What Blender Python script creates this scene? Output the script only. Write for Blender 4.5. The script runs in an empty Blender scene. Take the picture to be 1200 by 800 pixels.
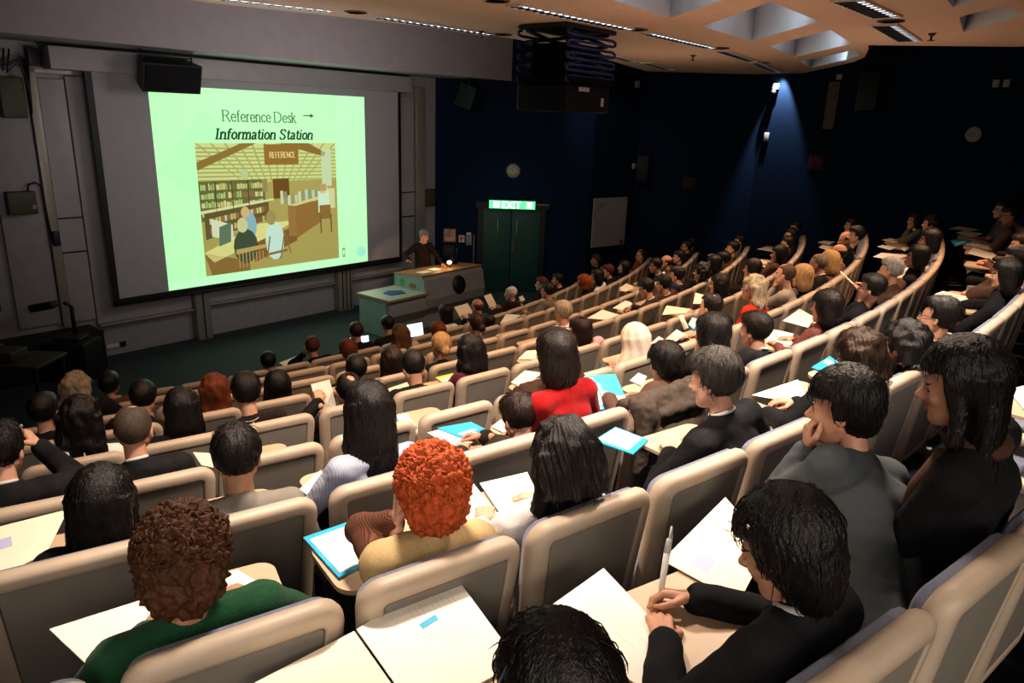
import bpy, bmesh, math, random
import numpy as np
from mathutils import Vector, Matrix, Euler
from mathutils.geometry import tessellate_polygon

R = math.radians
rng = random.Random(7)
scene = bpy.context.scene
COL = scene.collection

# measured layout of the hall, metres: row radii and floor heights, seat bearings, people, papers
CAM = (853.1779890606709, 0.2958797783263666, 0.03626286236116476, 4.11)
C = (-14.2, 21.5201)
ROWS = {-2: (26.134, 2.334), -1: (25.175, 2.04), 0: (24.151, 1.86), 1: (23.152, 1.613), 2: (22.147, 1.36), 3: (21.136, 1.101), 4: (20.121, 0.835), 5: (19.1, 0.562), 6: (18.073, 0.283), 7: (17.042, -0.002)}
SEATS = {-1: [0.56896, 0.59253, 0.6161, 0.63968, 0.66325, 0.68682, 0.71039, 0.73396, 0.75754, 0.78111, 0.80468], 0: [0.57093, 0.59555, 0.62017, 0.64479, 0.66941, 0.69403, 0.71865, 0.74327, 0.76789, 0.79252, 0.81714, 0.84176, 0.86638, 0.891, 0.91562, 0.94024, 0.96486, 0.98948, 1.0141, 1.03873, 1.06335, 1.08797, 1.11259, 1.13721], 1: [0.55418, 0.58053, 0.60688, 0.63323, 0.65958, 0.68593, 0.71228, 0.73863, 0.76498, 0.79133, 0.81769, 0.84404, 0.87039, 0.89674, 0.92309, 0.94944, 0.97579, 1.00214, 1.02849, 1.05484, 1.08119, 1.10754, 1.13389, 1.16024], 2: [0.54515, 0.57168, 0.5982, 0.62473, 0.65126, 0.67779, 0.70432, 0.73084, 0.75737, 0.7839, 0.81043, 0.83696, 0.86348, 0.89001, 0.91654, 0.94307, 0.96959, 0.99612, 1.02265, 1.04918, 1.07571, 1.10223, 1.12876, 1.15529, 1.18182], 3: [0.5553, 0.58344, 0.61157, 0.6397, 0.66783, 0.69597, 0.7241, 0.75223, 0.78036, 0.8085, 0.83663, 0.86476, 0.8929, 0.92103, 0.94916, 0.97729, 1.00543, 1.03356, 1.06169, 1.08983, 1.11796, 1.14609, 1.17422, 1.20236, 1.23049], 4: [0.57037, 0.59957, 0.62877, 0.65797, 0.68717, 0.71637, 0.74557, 0.77477, 0.80396, 0.83316, 0.86236, 0.89156, 0.92076, 0.94996, 0.97916, 1.00836, 1.03756, 1.06676, 1.09595, 1.12515, 1.15435, 1.18355, 1.21275], 5: [0.54319, 0.57308, 0.60296, 0.63285, 0.66274, 0.69263, 0.72252, 0.75241, 0.7823, 0.81219, 0.84208, 0.87197, 0.90186, 0.93175, 0.96164, 0.99153, 1.02142, 1.05131, 1.0812, 1.11109, 1.14098, 1.17087, 1.20076, 1.23065], 6: [0.58854, 0.62022, 0.65191, 0.68359, 0.71528, 0.74697, 0.77865, 0.81034, 0.84202, 0.87371, 0.90539, 0.93708, 0.96877, 1.00045, 1.03214, 1.06382, 1.09551, 1.1272, 1.15888, 1.19057, 1.22225, 1.25394], 7: [0.6011, 0.63366, 0.66622, 0.69878, 0.73134, 0.76389, 0.79645, 0.82901, 0.86157, 0.89413, 0.92669, 0.95925, 0.99181, 1.02437, 1.05693, 1.08949, 1.12205, 1.15461, 1.18717, 1.21973, 1.25229]}
PEOPLE = [
 {'id': 'writer', 'hair': 'bobw', 'hc': (0.012, 0.009, 0.008), 'top': 'jacket', 'tc': (0.012, 0.012, 0.014), 'pose': 'writeZ', 'desc': 'person in black jacket writing on white notebook with capped pen', 'yaw': 20, 'pitch': 26, 'near': 1, 'sex': 'f', 'row': -1, 'seat': 3, 'head': (0.014, 0.27, 1.106)},
 {'id': 'greyjacket', 'hair': 'shortf', 'hc': (0.012, 0.009, 0.008), 'top': 'jacket', 'tc': (0.075, 0.085, 0.09), 'pose': 'mouthL', 'desc': 'person in grey denim jacket pressing ringed hand to mouth', 'near': 1, 'yaw': 18, 'pitch': 12, 'sex': 'f', 'row': -1, 'seat': 4, 'head': (0.333, 0.64, 1.142)},
 {'id': 'longblack', 'hair': 'long', 'hc': (0.012, 0.009, 0.008), 'top': 'jacket', 'tc': (0.012, 0.012, 0.014), 'pose': 'lap', 'desc': 'person in black clothes with brown scarf leaning forward at right', 'near': 1, 'yaw': 22, 'pitch': 14, 'sex': 'f', 'row': -1, 'seat': 5, 'head': (-0.222, 0.3, 1.33)},
 {'id': 'bottomhead', 'hair': 'shortf', 'hc': (0.012, 0.009, 0.008), 'top': 'jacket', 'tc': (0.012, 0.012, 0.014), 'pose': 'lap', 'desc': 'person in black cut off by the lower edge, headband on', 'near': 1, 'sex': 'f', 'band': 1, 'row': -1, 'seat': 2, 'head': (-0.166, 0.2, 1.112)},
 {'id': 'curly', 'hair': 'curly', 'hc': (0.075, 0.032, 0.015), 'top': 'sweater', 'tc': (0.018, 0.075, 0.035), 'pose': 'tab', 'desc': 'person in dark green sweater bent over open white folder', 'near': 1, 'pitch': 30, 'sex': 'm', 'spot': 1, 'row': 0, 'seat': 1, 'head': (-0.083, 0.24, 1.098)},
 {'id': 'redhead', 'hair': 'curly', 'hc': (0.42, 0.085, 0.025), 'top': 'vest', 'tc': (0.5, 0.36, 0.19), 'pose': 'cheekL', 'desc': 'person in tan vest over striped brown sleeves, cheek on hand', 'near': 1, 'pitch': 16, 'sex': 'f', 'row': 0, 'seat': 2, 'head': (0.074, 0.24, 1.104)},
 {'id': 'whitetop', 'hair': 'longcurl', 'hc': (0.012, 0.009, 0.008), 'top': 'blouse', 'tc': (0.72, 0.66, 0.64), 'pose': 'tab', 'desc': 'person in white blouse reading large open white binder', 'near': 1, 'pitch': 22, 'sex': 'f', 'row': 0, 'seat': 3, 'head': (-0.031, 0.16, 1.109)},
 {'id': 'suit', 'hair': 'lift', 'hc': (0.05, 0.044, 0.04), 'top': 'suit', 'tc': (0.012, 0.012, 0.014), 'pose': 'tab', 'desc': 'person in black suit with thick grey-streaked hair holding booklet', 'near': 1, 'pitch': 14, 'yaw': 10, 'sex': 'm', 'row': 0, 'seat': 5, 'head': (-0.113, 0.36, 1.137)},
 {'id': 'p1005', 'hair': 'wavy', 'hc': (0.05, 0.026, 0.014), 'top': 'jacket', 'tc': (0.012, 0.012, 0.014), 'pose': 'tab', 'desc': 'person wearing silver glasses and dark top behind blue book', 'near': 1, 'glasses': 1, 'pitch': 22, 'sex': 'f', 'row': 0, 'seat': 6, 'head': (0.305, 0.16, 1.118)},
 {'id': 'p1060', 'hair': 'wavy', 'hc': (0.012, 0.009, 0.008), 'top': 'jacket', 'tc': (0.012, 0.012, 0.014), 'pose': 'lap', 'desc': 'person in black seen from behind beside bespectacled neighbour', 'sex': 'f', 'near': 1, 'row': 0, 'seat': 7, 'head': (0.217, 0.12, 1.098)},
 {'id': 'p1100', 'hair': 'short', 'hc': (0.012, 0.009, 0.008), 'top': 'suit', 'tc': (0.012, 0.012, 0.014), 'pose': 'lap', 'desc': 'person in black suit with spectacles looking left', 'near': 1, 'glasses': 1, 'sex': 'm', 'row': 0, 'seat': 9, 'head': (-0.102, 0.2, 1.107)},
 {'id': 'a1170', 'hair': 'bob', 'hc': (0.012, 0.009, 0.008), 'top': 'jacket', 'tc': (0.012, 0.012, 0.014), 'pose': 'tab', 'desc': 'person in black leaning over handout, fist on lap', 'row': 0, 'seat': 13, 'head': (-0.283, 0.2, 1.11)},
 {'id': 'a1186', 'hair': 'short', 'hc': (0.012, 0.009, 0.008), 'top': 'jacket', 'tc': (0.1, 0.055, 0.04), 'pose': 'chinL', 'desc': 'person in brown top and jeans raising wristwatch hand to face', 'pants': (0.06, 0.07, 0.085), 'row': 0, 'seat': 14, 'head': (-0.201, 0.2, 1.147)},
 {'id': 'a1196', 'hair': 'short', 'hc': (0.03, 0.016, 0.01), 'top': 'jacket', 'tc': (0.1, 0.055, 0.04), 'pose': 'tab', 'row': 0, 'seat': 18, 'head': (0.111, 0.2, 1.003)},
 {'id': 'a1181', 'hair': 'short', 'hc': (0.03, 0.016, 0.01), 'top': 'jacket', 'tc': (0.16, 0.11, 0.1), 'pose': 'tab', 'desc': 'person in pale brown jacket with papers in lap at far right', 'row': 0, 'seat': 22, 'head': (-0.066, 0.2, 1.144)},
 {'id': 'a1174', 'hair': 'short', 'hc': (0.012, 0.009, 0.008), 'top': 'jacket', 'tc': (0.09, 0.1, 0.13), 'pose': 'fold', 'row': 0, 'seat': 23, 'head': (-0.33, 0.27, 1.196)},
 {'id': 'b1', 'hair': 'long', 'hc': (0.012, 0.009, 0.008), 'top': 'jacket', 'tc': (0.012, 0.012, 0.014), 'pose': 'lap', 'desc': 'person in black with very long straight hair over the seat back', 'near': 1, 'hs': 1.12, 'pitch': 10, 'sex': 'f', 'row': 1, 'seat': 1, 'head': (0.135, 0.3, 1.026)},
 {'id': 'b2', 'hair': 'short', 'hc': (0.012, 0.009, 0.008), 'top': 'jacket', 'tc': (0.22, 0.2, 0.17), 'pose': 'lap', 'desc': 'person in grey tweed jacket and striped collar', 'near': 1, 'pitch': 8, 'sex': 'm', 'row': 1, 'seat': 2, 'head': (0.039, 0.3, 1.103)},
 {'id': 'stripe', 'hair': 'long', 'hc': (0.012, 0.009, 0.008), 'top': 'shirt', 'tc': (0.3, 0.32, 0.4), 'pose': 'tab', 'desc': 'person in grey-blue striped shirt with long hair down back', 'near': 1, 'pitch': 18, 'sex': 'f', 'row': 1, 'seat': 3, 'head': (0.034, 0.3, 1.174)},
 {'id': 'b4man', 'hair': 'short', 'hc': (0.03, 0.014, 0.009), 'top': 'jacket', 'tc': (0.03, 0.022, 0.02), 'pose': 'writeL', 'desc': 'person in dark jacket with hand on blue and white booklet', 'near': 1, 'pitch': 30, 'sex': 'm', 'row': 1, 'seat': 4, 'head': (0.315, 0.3, 0.949)},
 {'id': 'redsw', 'hair': 'bob', 'hc': (0.018, 0.01, 0.008), 'top': 'sweater', 'tc': (0.26, 0.008, 0.009), 'pose': 'tab', 'desc': 'person in bright red sweater with dark bob', 'near': 1, 'pitch': 12, 'sex': 'f', 'row': 1, 'seat': 5, 'head': (-0.042, 0.3, 1.266)},
 {'id': 'bj', 'hair': 'shortf', 'hc': (0.012, 0.009, 0.008), 'top': 'jacket', 'tc': (0.1, 0.055, 0.045), 'pose': 'holdL', 'desc': 'person in brown jacket holding light blue brochure', 'near': 1, 'pitch': 16, 'sex': 'f', 'row': 1, 'seat': 6, 'head': (0.33, 0.3, 1.026)},
 {'id': 'p884', 'hair': 'short', 'hc': (0.02, 0.012, 0.009), 'top': 'suit', 'tc': (0.012, 0.012, 0.014), 'pose': 'tab', 'desc': 'person in black blazer over pale blue open collar', 'near': 1, 'sex': 'm', 'collar': (0.45, 0.52, 0.62), 'row': 1, 'seat': 8, 'head': (0.23, 0.3, 1.067)},
 {'id': 'p967', 'hair': 'bob', 'hc': (0.022, 0.012, 0.01), 'top': 'plaid', 'tc': (0.2, 0.06, 0.05), 'pose': 'tab', 'desc': 'person in red plaid shirt beside white handout', 'near': 1, 'sex': 'f', 'row': 1, 'seat': 10, 'head': (0.037, 0.2, 1.105)},
 {'id': 'p1021', 'hair': 'short', 'hc': (0.012, 0.009, 0.008), 'top': 'jacket', 'tc': (0.012, 0.012, 0.014), 'pose': 'chinL', 'desc': 'person in black with glasses resting chin on hand', 'glasses': 1, 'sex': 'm', 'row': 1, 'seat': 12, 'head': (-0.132, 0.16, 1.12)},
 {'id': 'p1043', 'hair': 'short', 'hc': (0.3, 0.28, 0.26), 'top': 'jacket', 'tc': (0.09, 0.05, 0.035), 'pose': 'hold', 'desc': 'person in brown jacket with grey hair holding folded leaflet', 'sex': 'm', 'row': 1, 'seat': 14, 'head': (-0.174, 0.27, 1.115)},
 {'id': 'p1084', 'hair': 'bob', 'hc': (0.012, 0.009, 0.008), 'top': 'jacket', 'tc': (0.012, 0.012, 0.014), 'pose': 'fold', 'desc': 'person in black with folded arms looking left', 'row': 1, 'seat': 16, 'head': (-0.19, 0.2, 1.12)},
 {'id': 'p1094', 'hair': 'bob', 'hc': (0.012, 0.009, 0.008), 'top': 'blouse', 'tc': (0.75, 0.73, 0.7), 'pose': 'tab', 'desc': 'person in white sleeves under dark vest near row end', 'row': 1, 'seat': 17, 'head': (-0.028, 0.16, 1.239)},
 {'id': 'p1090', 'hair': 'wavy', 'hc': (0.012, 0.009, 0.008), 'top': 'jacket', 'tc': (0.012, 0.012, 0.014), 'pose': 'lap', 'row': 1, 'seat': 22, 'head': (-0.022, 0.16, 1.132)},
 {'id': 'p1063', 'hair': 'bob', 'hc': (0.012, 0.009, 0.008), 'top': 'jacket', 'tc': (0.1, 0.1, 0.085), 'pose': 'chinL', 'desc': 'person in olive jacket and white scarf, chin on fist', 'scarf': 1, 'row': 1, 'seat': 23, 'head': (0.115, 0.33, 1.094)},
 {'id': 'cam', 'hair': 'short', 'hc': (0.012, 0.009, 0.008), 'top': 'suit', 'tc': (0.012, 0.012, 0.014), 'pose': 'camera', 'desc': 'person in black suit photographing with a small silver camera', 'sex': 'm', 'near': 1, 'row': 2, 'seat': 1, 'head': (-0.029, 0.3, 1.161)},
 {'id': 'baldc', 'hair': 'crop', 'hc': (0.06, 0.045, 0.035), 'top': 'suit', 'tc': (0.012, 0.012, 0.014), 'pose': 'lap', 'desc': 'person in black suit with closely cropped head', 'near': 1, 'sex': 'm', 'row': 2, 'seat': 2, 'head': (-0.045, 0.3, 1.152)},
 {'id': 'blk832', 'hair': 'bob', 'hc': (0.012, 0.009, 0.008), 'top': 'jacket', 'tc': (0.012, 0.012, 0.014), 'pose': 'chinL', 'desc': 'person in black raising left hand beside face', 'near': 1, 'sex': 'f', 'row': 1, 'seat': 7, 'head': (0.22, 0.3, 1.148)},
 {'id': 'p832', 'hair': 'crown', 'hc': (0.012, 0.009, 0.008), 'top': 'jacket', 'tc': (0.012, 0.012, 0.014), 'pose': 'tab', 'desc': 'person in black with thinning crown reading a card', 'row': 2, 'seat': 11, 'head': (-0.24, 0.3, 1.104)},
 {'id': 'redjack', 'hair': 'wavy', 'hc': (0.45, 0.36, 0.26), 'top': 'jacket', 'tc': (0.5, 0.035, 0.015), 'pose': 'lap', 'desc': 'person in orange-red jacket and dark glasses', 'glasses': 1, 'near': 1, 'sex': 'f', 'row': 2, 'seat': 12, 'head': (0.103, 0.3, 1.161)},
 {'id': 'p919', 'hair': 'crop', 'hc': (0.1, 0.06, 0.04), 'top': 'shirt', 'tc': (0.3, 0.26, 0.22), 'pose': 'chinL', 'desc': 'person in grey shirt holding pen to mouth', 'sex': 'm', 'row': 2, 'seat': 14, 'head': (0.038, 0.36, 1.144)},
 {'id': 'p939', 'hair': 'bob', 'hc': (0.42, 0.27, 0.13), 'top': 'jacket', 'tc': (0.012, 0.012, 0.014), 'pose': 'lap', 'desc': 'blond-bobbed person in dark jacket next to grey shirt', 'row': 2, 'seat': 15, 'head': (-0.284, 0.24, 1.104)},
 {'id': 'p958', 'hair': 'crop', 'hc': (0.16, 0.13, 0.1), 'top': 'suit', 'tc': (0.012, 0.012, 0.014), 'pose': 'lap', 'desc': 'person in dark suit and white collar behind the grey shirt', 'sex': 'm', 'row': 2, 'seat': 16, 'head': (0.099, 0.3, 1.118)},
 {'id': 'p972', 'hair': 'bob', 'hc': (0.42, 0.27, 0.13), 'top': 'jacket', 'tc': (0.12, 0.07, 0.05), 'pose': 'lap', 'row': 2, 'seat': 17, 'head': (-0.116, 0.24, 1.109)},
 {'id': 'p982', 'hair': 'bald', 'hc': (0.03, 0.016, 0.01), 'top': 'jacket', 'tc': (0.2, 0.13, 0.09), 'pose': 'chinL', 'sex': 'm', 'row': 2, 'seat': 18, 'head': (-0.031, 0.24, 1.125)},
 {'id': 'p990', 'hair': 'bald', 'hc': (0.03, 0.016, 0.01), 'top': 'jacket', 'tc': (0.45, 0.34, 0.24), 'pose': 'tab', 'sex': 'm', 'row': 2, 'seat': 20, 'head': (0.168, 0.3, 1.146)},
 {'id': 'p997', 'hair': 'bob', 'hc': (0.012, 0.009, 0.008), 'top': 'jacket', 'tc': (0.012, 0.012, 0.014), 'pose': 'lap', 'row': 2, 'seat': 24, 'head': (0.347, 0.27, 1.096)},
 {'id': 'p1004', 'hair': 'short', 'hc': (0.012, 0.009, 0.008), 'top': 'jacket', 'tc': (0.012, 0.012, 0.014), 'pose': 'lap', 'row': 2, 'seat': 19, 'head': (0.058, 0.12, 1.312)},
 {'id': 'whiteblk', 'hair': 'longcurl', 'hc': (0.012, 0.009, 0.008), 'top': 'blouse', 'tc': (0.75, 0.73, 0.7), 'pose': 'lap', 'desc': 'person in white blouse at left with shoulder-length hair', 'near': 1, 'sex': 'f', 'row': 3, 'seat': 1, 'head': (0.07, 0.3, 1.137)},
 {'id': 'd1', 'hair': 'long', 'hc': (0.012, 0.009, 0.008), 'top': 'jacket', 'tc': (0.012, 0.012, 0.014), 'pose': 'tab', 'desc': 'person in black with long hair, left block fifth row', 'near': 1, 'sex': 'f', 'pitch': 12, 'row': 3, 'seat': 2, 'head': (0.066, 0.3, 1.078)},
 {'id': 'd2', 'hair': 'short', 'hc': (0.012, 0.009, 0.008), 'top': 'sweater', 'tc': (0.022, 0.014, 0.014), 'pose': 'lap', 'desc': 'person in maroon-black jumper with pale lanyard clasp', 'near': 1, 'sex': 'm', 'lany': 1, 'row': 3, 'seat': 3, 'head': (-0.1, 0.3, 1.125)},
 {'id': 'd3', 'hair': 'crown', 'hc': (0.012, 0.009, 0.008), 'top': 'suit', 'tc': (0.012, 0.012, 0.014), 'pose': 'hold', 'desc': 'person in black suit and blue collar holding up white page', 'near': 1, 'sex': 'm', 'collar': (0.2, 0.35, 0.7), 'row': 3, 'seat': 4, 'head': (0.074, 0.3, 0.979)},
 {'id': 'dwrite', 'hair': 'short', 'hc': (0.012, 0.009, 0.008), 'top': 'jacket', 'tc': (0.012, 0.012, 0.014), 'pose': 'writeL', 'desc': 'person in black bent low writing on tablet', 'pitch': 30, 'sex': 'm', 'row': 3, 'seat': 5, 'head': (0.063, 0.3, 1.057)},
 {'id': 'maroon', 'hair': 'long2', 'hc': (0.012, 0.009, 0.008), 'top': 'sweater', 'tc': (0.075, 0.012, 0.03), 'pose': 'tab', 'desc': 'person in plum sweater with yellow pad', 'near': 1, 'pitch': 18, 'sex': 'f', 'row': 3, 'seat': 6, 'head': (0.056, 0.3, 1.091)},
 {'id': 'pink', 'hair': 'crown2', 'hc': (0.03, 0.012, 0.008), 'top': 'shirt', 'tc': (0.5, 0.3, 0.33), 'pose': 'tab', 'desc': 'person in pink shirt with thinning crown, hands on booklet', 'near': 1, 'pitch': 14, 'row': 3, 'seat': 9, 'head': (-0.289, 0.3, 1.021)},
 {'id': 'hijab', 'hair': 'hijab', 'hc': (0.72, 0.6, 0.52), 'top': 'blouse', 'tc': (0.5, 0.25, 0.22), 'pose': 'tab', 'desc': 'person wearing cream headscarf and pink top', 'near': 1, 'pitch': 10, 'sex': 'f', 'row': 2, 'seat': 9, 'head': (-0.278, 0.3, 1.018)},
 {'id': 'l842', 'hair': 'long', 'hc': (0.012, 0.009, 0.008), 'top': 'jacket', 'tc': (0.012, 0.012, 0.014), 'pose': 'lap', 'sex': 'f', 'row': 3, 'seat': 14, 'head': (-0.161, 0.3, 1.051)},
 {'id': 'l881', 'hair': 'bob', 'hc': (0.02, 0.01, 0.008), 'top': 'jacket', 'tc': (0.012, 0.012, 0.014), 'pose': 'chinL', 'sex': 'f', 'row': 3, 'seat': 16, 'head': (-0.179, 0.24, 1.106)},
 {'id': 'l912', 'hair': 'long', 'hc': (0.012, 0.009, 0.008), 'top': 'jacket', 'tc': (0.09, 0.05, 0.035), 'pose': 'chinL', 'sex': 'f', 'row': 3, 'seat': 18, 'head': (0.149, 0.2, 1.116)},
 {'id': 'l921', 'hair': 'short', 'hc': (0.012, 0.009, 0.008), 'top': 'jacket', 'tc': (0.012, 0.012, 0.014), 'pose': 'chinL', 'glasses': 1, 'row': 3, 'seat': 20, 'head': (0.214, 0.24, 1.113)},
 {'id': 'l921b', 'hair': 'short', 'hc': (0.012, 0.009, 0.008), 'top': 'jacket', 'tc': (0.012, 0.012, 0.014), 'pose': 'lap', 'row': 3, 'seat': 22, 'head': (0.206, 0.27, 1.112)},
 {'id': 'l928', 'hair': 'short', 'hc': (0.03, 0.016, 0.01), 'top': 'jacket', 'tc': (0.012, 0.012, 0.014), 'pose': 'lap', 'row': 3, 'seat': 24, 'head': (0.015, 0.2, 1.143)},
 {'id': 'capdark', 'hair': 'short', 'hc': (0.012, 0.009, 0.008), 'top': 'jacket', 'tc': (0.012, 0.012, 0.014), 'pose': 'lap', 'row': 4, 'seat': 0, 'head': (0.124, 0.3, 1.117)},
 {'id': 'blk', 'hair': 'short', 'hc': (0.012, 0.009, 0.008), 'top': 'jacket', 'tc': (0.012, 0.012, 0.014), 'pose': 'tab', 'pitch': 18, 'row': 4, 'seat': 1, 'head': (0.198, 0.3, 1.095)},
 {'id': 'redbrown', 'hair': 'long2', 'hc': (0.13, 0.035, 0.015), 'top': 'jacket', 'tc': (0.06, 0.03, 0.02), 'pose': 'lap', 'desc': 'person in brown jacket with auburn hair, left block', 'sex': 'f', 'row': 4, 'seat': 2, 'head': (0.143, 0.3, 1.059)},
 {'id': 'e3', 'hair': 'long', 'hc': (0.012, 0.009, 0.008), 'top': 'jacket', 'tc': (0.012, 0.012, 0.014), 'pose': 'lap', 'sex': 'f', 'row': 4, 'seat': 3, 'head': (0.084, 0.3, 1.002)},
 {'id': 'e5', 'hair': 'short', 'hc': (0.012, 0.009, 0.008), 'top': 'jacket', 'tc': (0.012, 0.012, 0.014), 'pose': 'lap', 'row': 4, 'seat': 4, 'head': (0.244, 0.3, 1.012)},
 {'id': 'lbrown', 'hair': 'long2', 'hc': (0.03, 0.016, 0.01), 'top': 'jacket', 'tc': (0.05, 0.025, 0.022), 'pose': 'tab', 'desc': 'person in dark brown with long wavy hair, fourth row', 'sex': 'f', 'row': 4, 'seat': 5, 'head': (0.053, 0.3, 1.021)},
 {'id': 'bun1', 'hair': 'bun', 'hc': (0.42, 0.27, 0.13), 'top': 'jacket', 'tc': (0.012, 0.012, 0.014), 'pose': 'lap', 'desc': 'person in black with blond hair tied low', 'near': 1, 'sex': 'f', 'row': 4, 'seat': 6, 'head': (0.048, 0.3, 1.072)},
 {'id': 'ewhite', 'hair': 'short', 'hc': (0.34, 0.27, 0.21), 'top': 'shirt', 'tc': (0.66, 0.58, 0.54), 'pose': 'tab', 'desc': 'person in white shirt with grey-brown hair leaning left', 'near': 1, 'sex': 'm', 'row': 4, 'seat': 9, 'head': (0.17, 0.3, 1.12)},
 {'id': 'e756', 'hair': 'short', 'hc': (0.012, 0.009, 0.008), 'top': 'suit', 'tc': (0.05, 0.035, 0.03), 'pose': 'writeL', 'sex': 'm', 'row': 4, 'seat': 13, 'head': (-0.172, 0.3, 1.105)},
 {'id': 'e776', 'hair': 'short', 'hc': (0.012, 0.009, 0.008), 'top': 'suit', 'tc': (0.07, 0.03, 0.02), 'pose': 'tab', 'sex': 'm', 'row': 4, 'seat': 14, 'head': (-0.187, 0.3, 1.076)},
 {'id': 'e793', 'hair': 'short', 'hc': (0.012, 0.009, 0.008), 'top': 'suit', 'tc': (0.015, 0.02, 0.04), 'pose': 'tab', 'sex': 'm', 'row': 4, 'seat': 14, 'head': (0.285, 0.3, 1.13)},
 {'id': 'e815', 'hair': 'wavy', 'hc': (0.012, 0.009, 0.008), 'top': 'jacket', 'tc': (0.012, 0.012, 0.014), 'pose': 'hold', 'row': 4, 'seat': 15, 'head': (0.293, 0.12, 1.117)},
 {'id': 'e837', 'hair': 'bob', 'hc': (0.012, 0.009, 0.008), 'top': 'jacket', 'tc': (0.012, 0.012, 0.014), 'pose': 'lap', 'row': 4, 'seat': 17, 'head': (-0.04, 0.16, 1.122)},
 {'id': 'e846', 'hair': 'short', 'hc': (0.012, 0.009, 0.008), 'top': 'jacket', 'tc': (0.012, 0.012, 0.014), 'pose': 'lap', 'row': 4, 'seat': 18, 'head': (0.05, 0.16, 1.094)},
 {'id': 'e858', 'hair': 'short', 'hc': (0.012, 0.009, 0.008), 'top': 'jacket', 'tc': (0.09, 0.05, 0.035), 'pose': 'lap', 'row': 4, 'seat': 20, 'head': (-0.001, 0.2, 1.129)},
 {'id': 'e868', 'hair': 'short', 'hc': (0.012, 0.009, 0.008), 'top': 'shirt', 'tc': (0.09, 0.1, 0.1), 'pose': 'lap', 'row': 4, 'seat': 22, 'head': (0.017, 0.2, 1.096)},
 {'id': 'greyman', 'hair': 'wavy', 'hc': (0.3, 0.24, 0.18), 'top': 'jacket', 'tc': (0.012, 0.012, 0.014), 'pose': 'tab', 'desc': 'person in black with wavy greying hair, far left', 'sex': 'm', 'near': 1, 'row': 5, 'seat': 2, 'head': (-0.265, 0.3, 1.184)},
 {'id': 'bunp', 'hair': 'bun', 'hc': (0.05, 0.02, 0.014), 'top': 'jacket', 'tc': (0.12, 0.09, 0.13), 'pose': 'lap', 'desc': 'person in mauve-grey jacket with brown bun', 'near': 1, 'sex': 'f', 'row': 5, 'seat': 9, 'head': (0.153, 0.3, 1.101)},
 {'id': 'f766', 'hair': 'short', 'hc': (0.012, 0.009, 0.008), 'top': 'suit', 'tc': (0.015, 0.02, 0.04), 'pose': 'tab', 'sex': 'm', 'row': 5, 'seat': 19, 'head': (-0.281, 0.3, 1.128)},
 {'id': 'f780', 'hair': 'bald', 'hc': (0.05, 0.03, 0.02), 'top': 'jacket', 'tc': (0.09, 0.05, 0.035), 'pose': 'lap', 'sex': 'm', 'row': 5, 'seat': 20, 'head': (-0.265, 0.27, 1.105)},
 {'id': 'f795', 'hair': 'short', 'hc': (0.012, 0.009, 0.008), 'top': 'jacket', 'tc': (0.012, 0.012, 0.014), 'pose': 'lap', 'row': 5, 'seat': 21, 'head': (-0.057, 0.2, 1.093)},
 {'id': 'f803', 'hair': 'short', 'hc': (0.012, 0.009, 0.008), 'top': 'jacket', 'tc': (0.012, 0.012, 0.014), 'pose': 'lap', 'glasses': 1, 'row': 5, 'seat': 23, 'head': (-0.013, 0.24, 1.122)},
 {'id': 'f810', 'hair': 'short', 'hc': (0.03, 0.016, 0.01), 'top': 'jacket', 'tc': (0.09, 0.05, 0.035), 'pose': 'lap', 'row': 5, 'seat': 23, 'head': (0.436, 0.2, 1.116)},
 {'id': 'plaid', 'hair': 'short', 'hc': (0.012, 0.009, 0.008), 'top': 'plaid', 'tc': (0.16, 0.07, 0.05), 'pose': 'lap', 'desc': 'person in brown plaid shirt at left end', 'sex': 'f', 'row': 6, 'seat': 1, 'head': (-0.251, 0.3, 1.101)},
 {'id': 'teal', 'hair': 'shortf', 'hc': (0.13, 0.035, 0.015), 'top': 'sweater', 'tc': (0.012, 0.17, 0.18), 'pose': 'tab', 'desc': 'person in teal sweater with short auburn hair', 'near': 1, 'sex': 'f', 'row': 6, 'seat': 5, 'head': (0.139, 0.3, 1.015)},
 {'id': 'gbeige', 'hair': 'long2', 'hc': (0.1, 0.045, 0.02), 'top': 'jacket', 'tc': (0.36, 0.26, 0.19), 'pose': 'tab', 'desc': 'person in beige jacket with brown hair near laptop', 'near': 1, 'sex': 'f', 'row': 6, 'seat': 7, 'head': (-0.208, 0.3, 1.072)},
 {'id': 'gredbr', 'hair': 'shortf', 'hc': (0.13, 0.035, 0.015), 'top': 'shirt', 'tc': (0.5, 0.36, 0.34), 'pose': 'tab', 'desc': 'person in pale pink shirt with auburn hair', 'sex': 'f', 'row': 6, 'seat': 8, 'head': (-0.125, 0.3, 0.999)},
 {'id': 'g570', 'hair': 'short', 'hc': (0.012, 0.009, 0.008), 'top': 'jacket', 'tc': (0.012, 0.012, 0.014), 'pose': 'lap', 'row': 6, 'seat': 10, 'head': (-0.256, 0.3, 0.947)},
 {'id': 'g641', 'hair': 'short', 'hc': (0.03, 0.016, 0.01), 'top': 'jacket', 'tc': (0.16, 0.14, 0.12), 'pose': 'holdL', 'desc': 'person in grey coat raising left hand by the lectern side', 'sex': 'm', 'row': 6, 'seat': 12, 'head': (0.165, 0.3, 1.172)},
 {'id': 'gred', 'hair': 'curly', 'hc': (0.36, 0.09, 0.025), 'top': 'jacket', 'tc': (0.012, 0.012, 0.014), 'pose': 'lap', 'desc': 'person in black with bright ginger curls', 'sex': 'f', 'near': 1, 'row': 6, 'seat': 15, 'head': (-0.247, 0.3, 1.101)},
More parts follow.
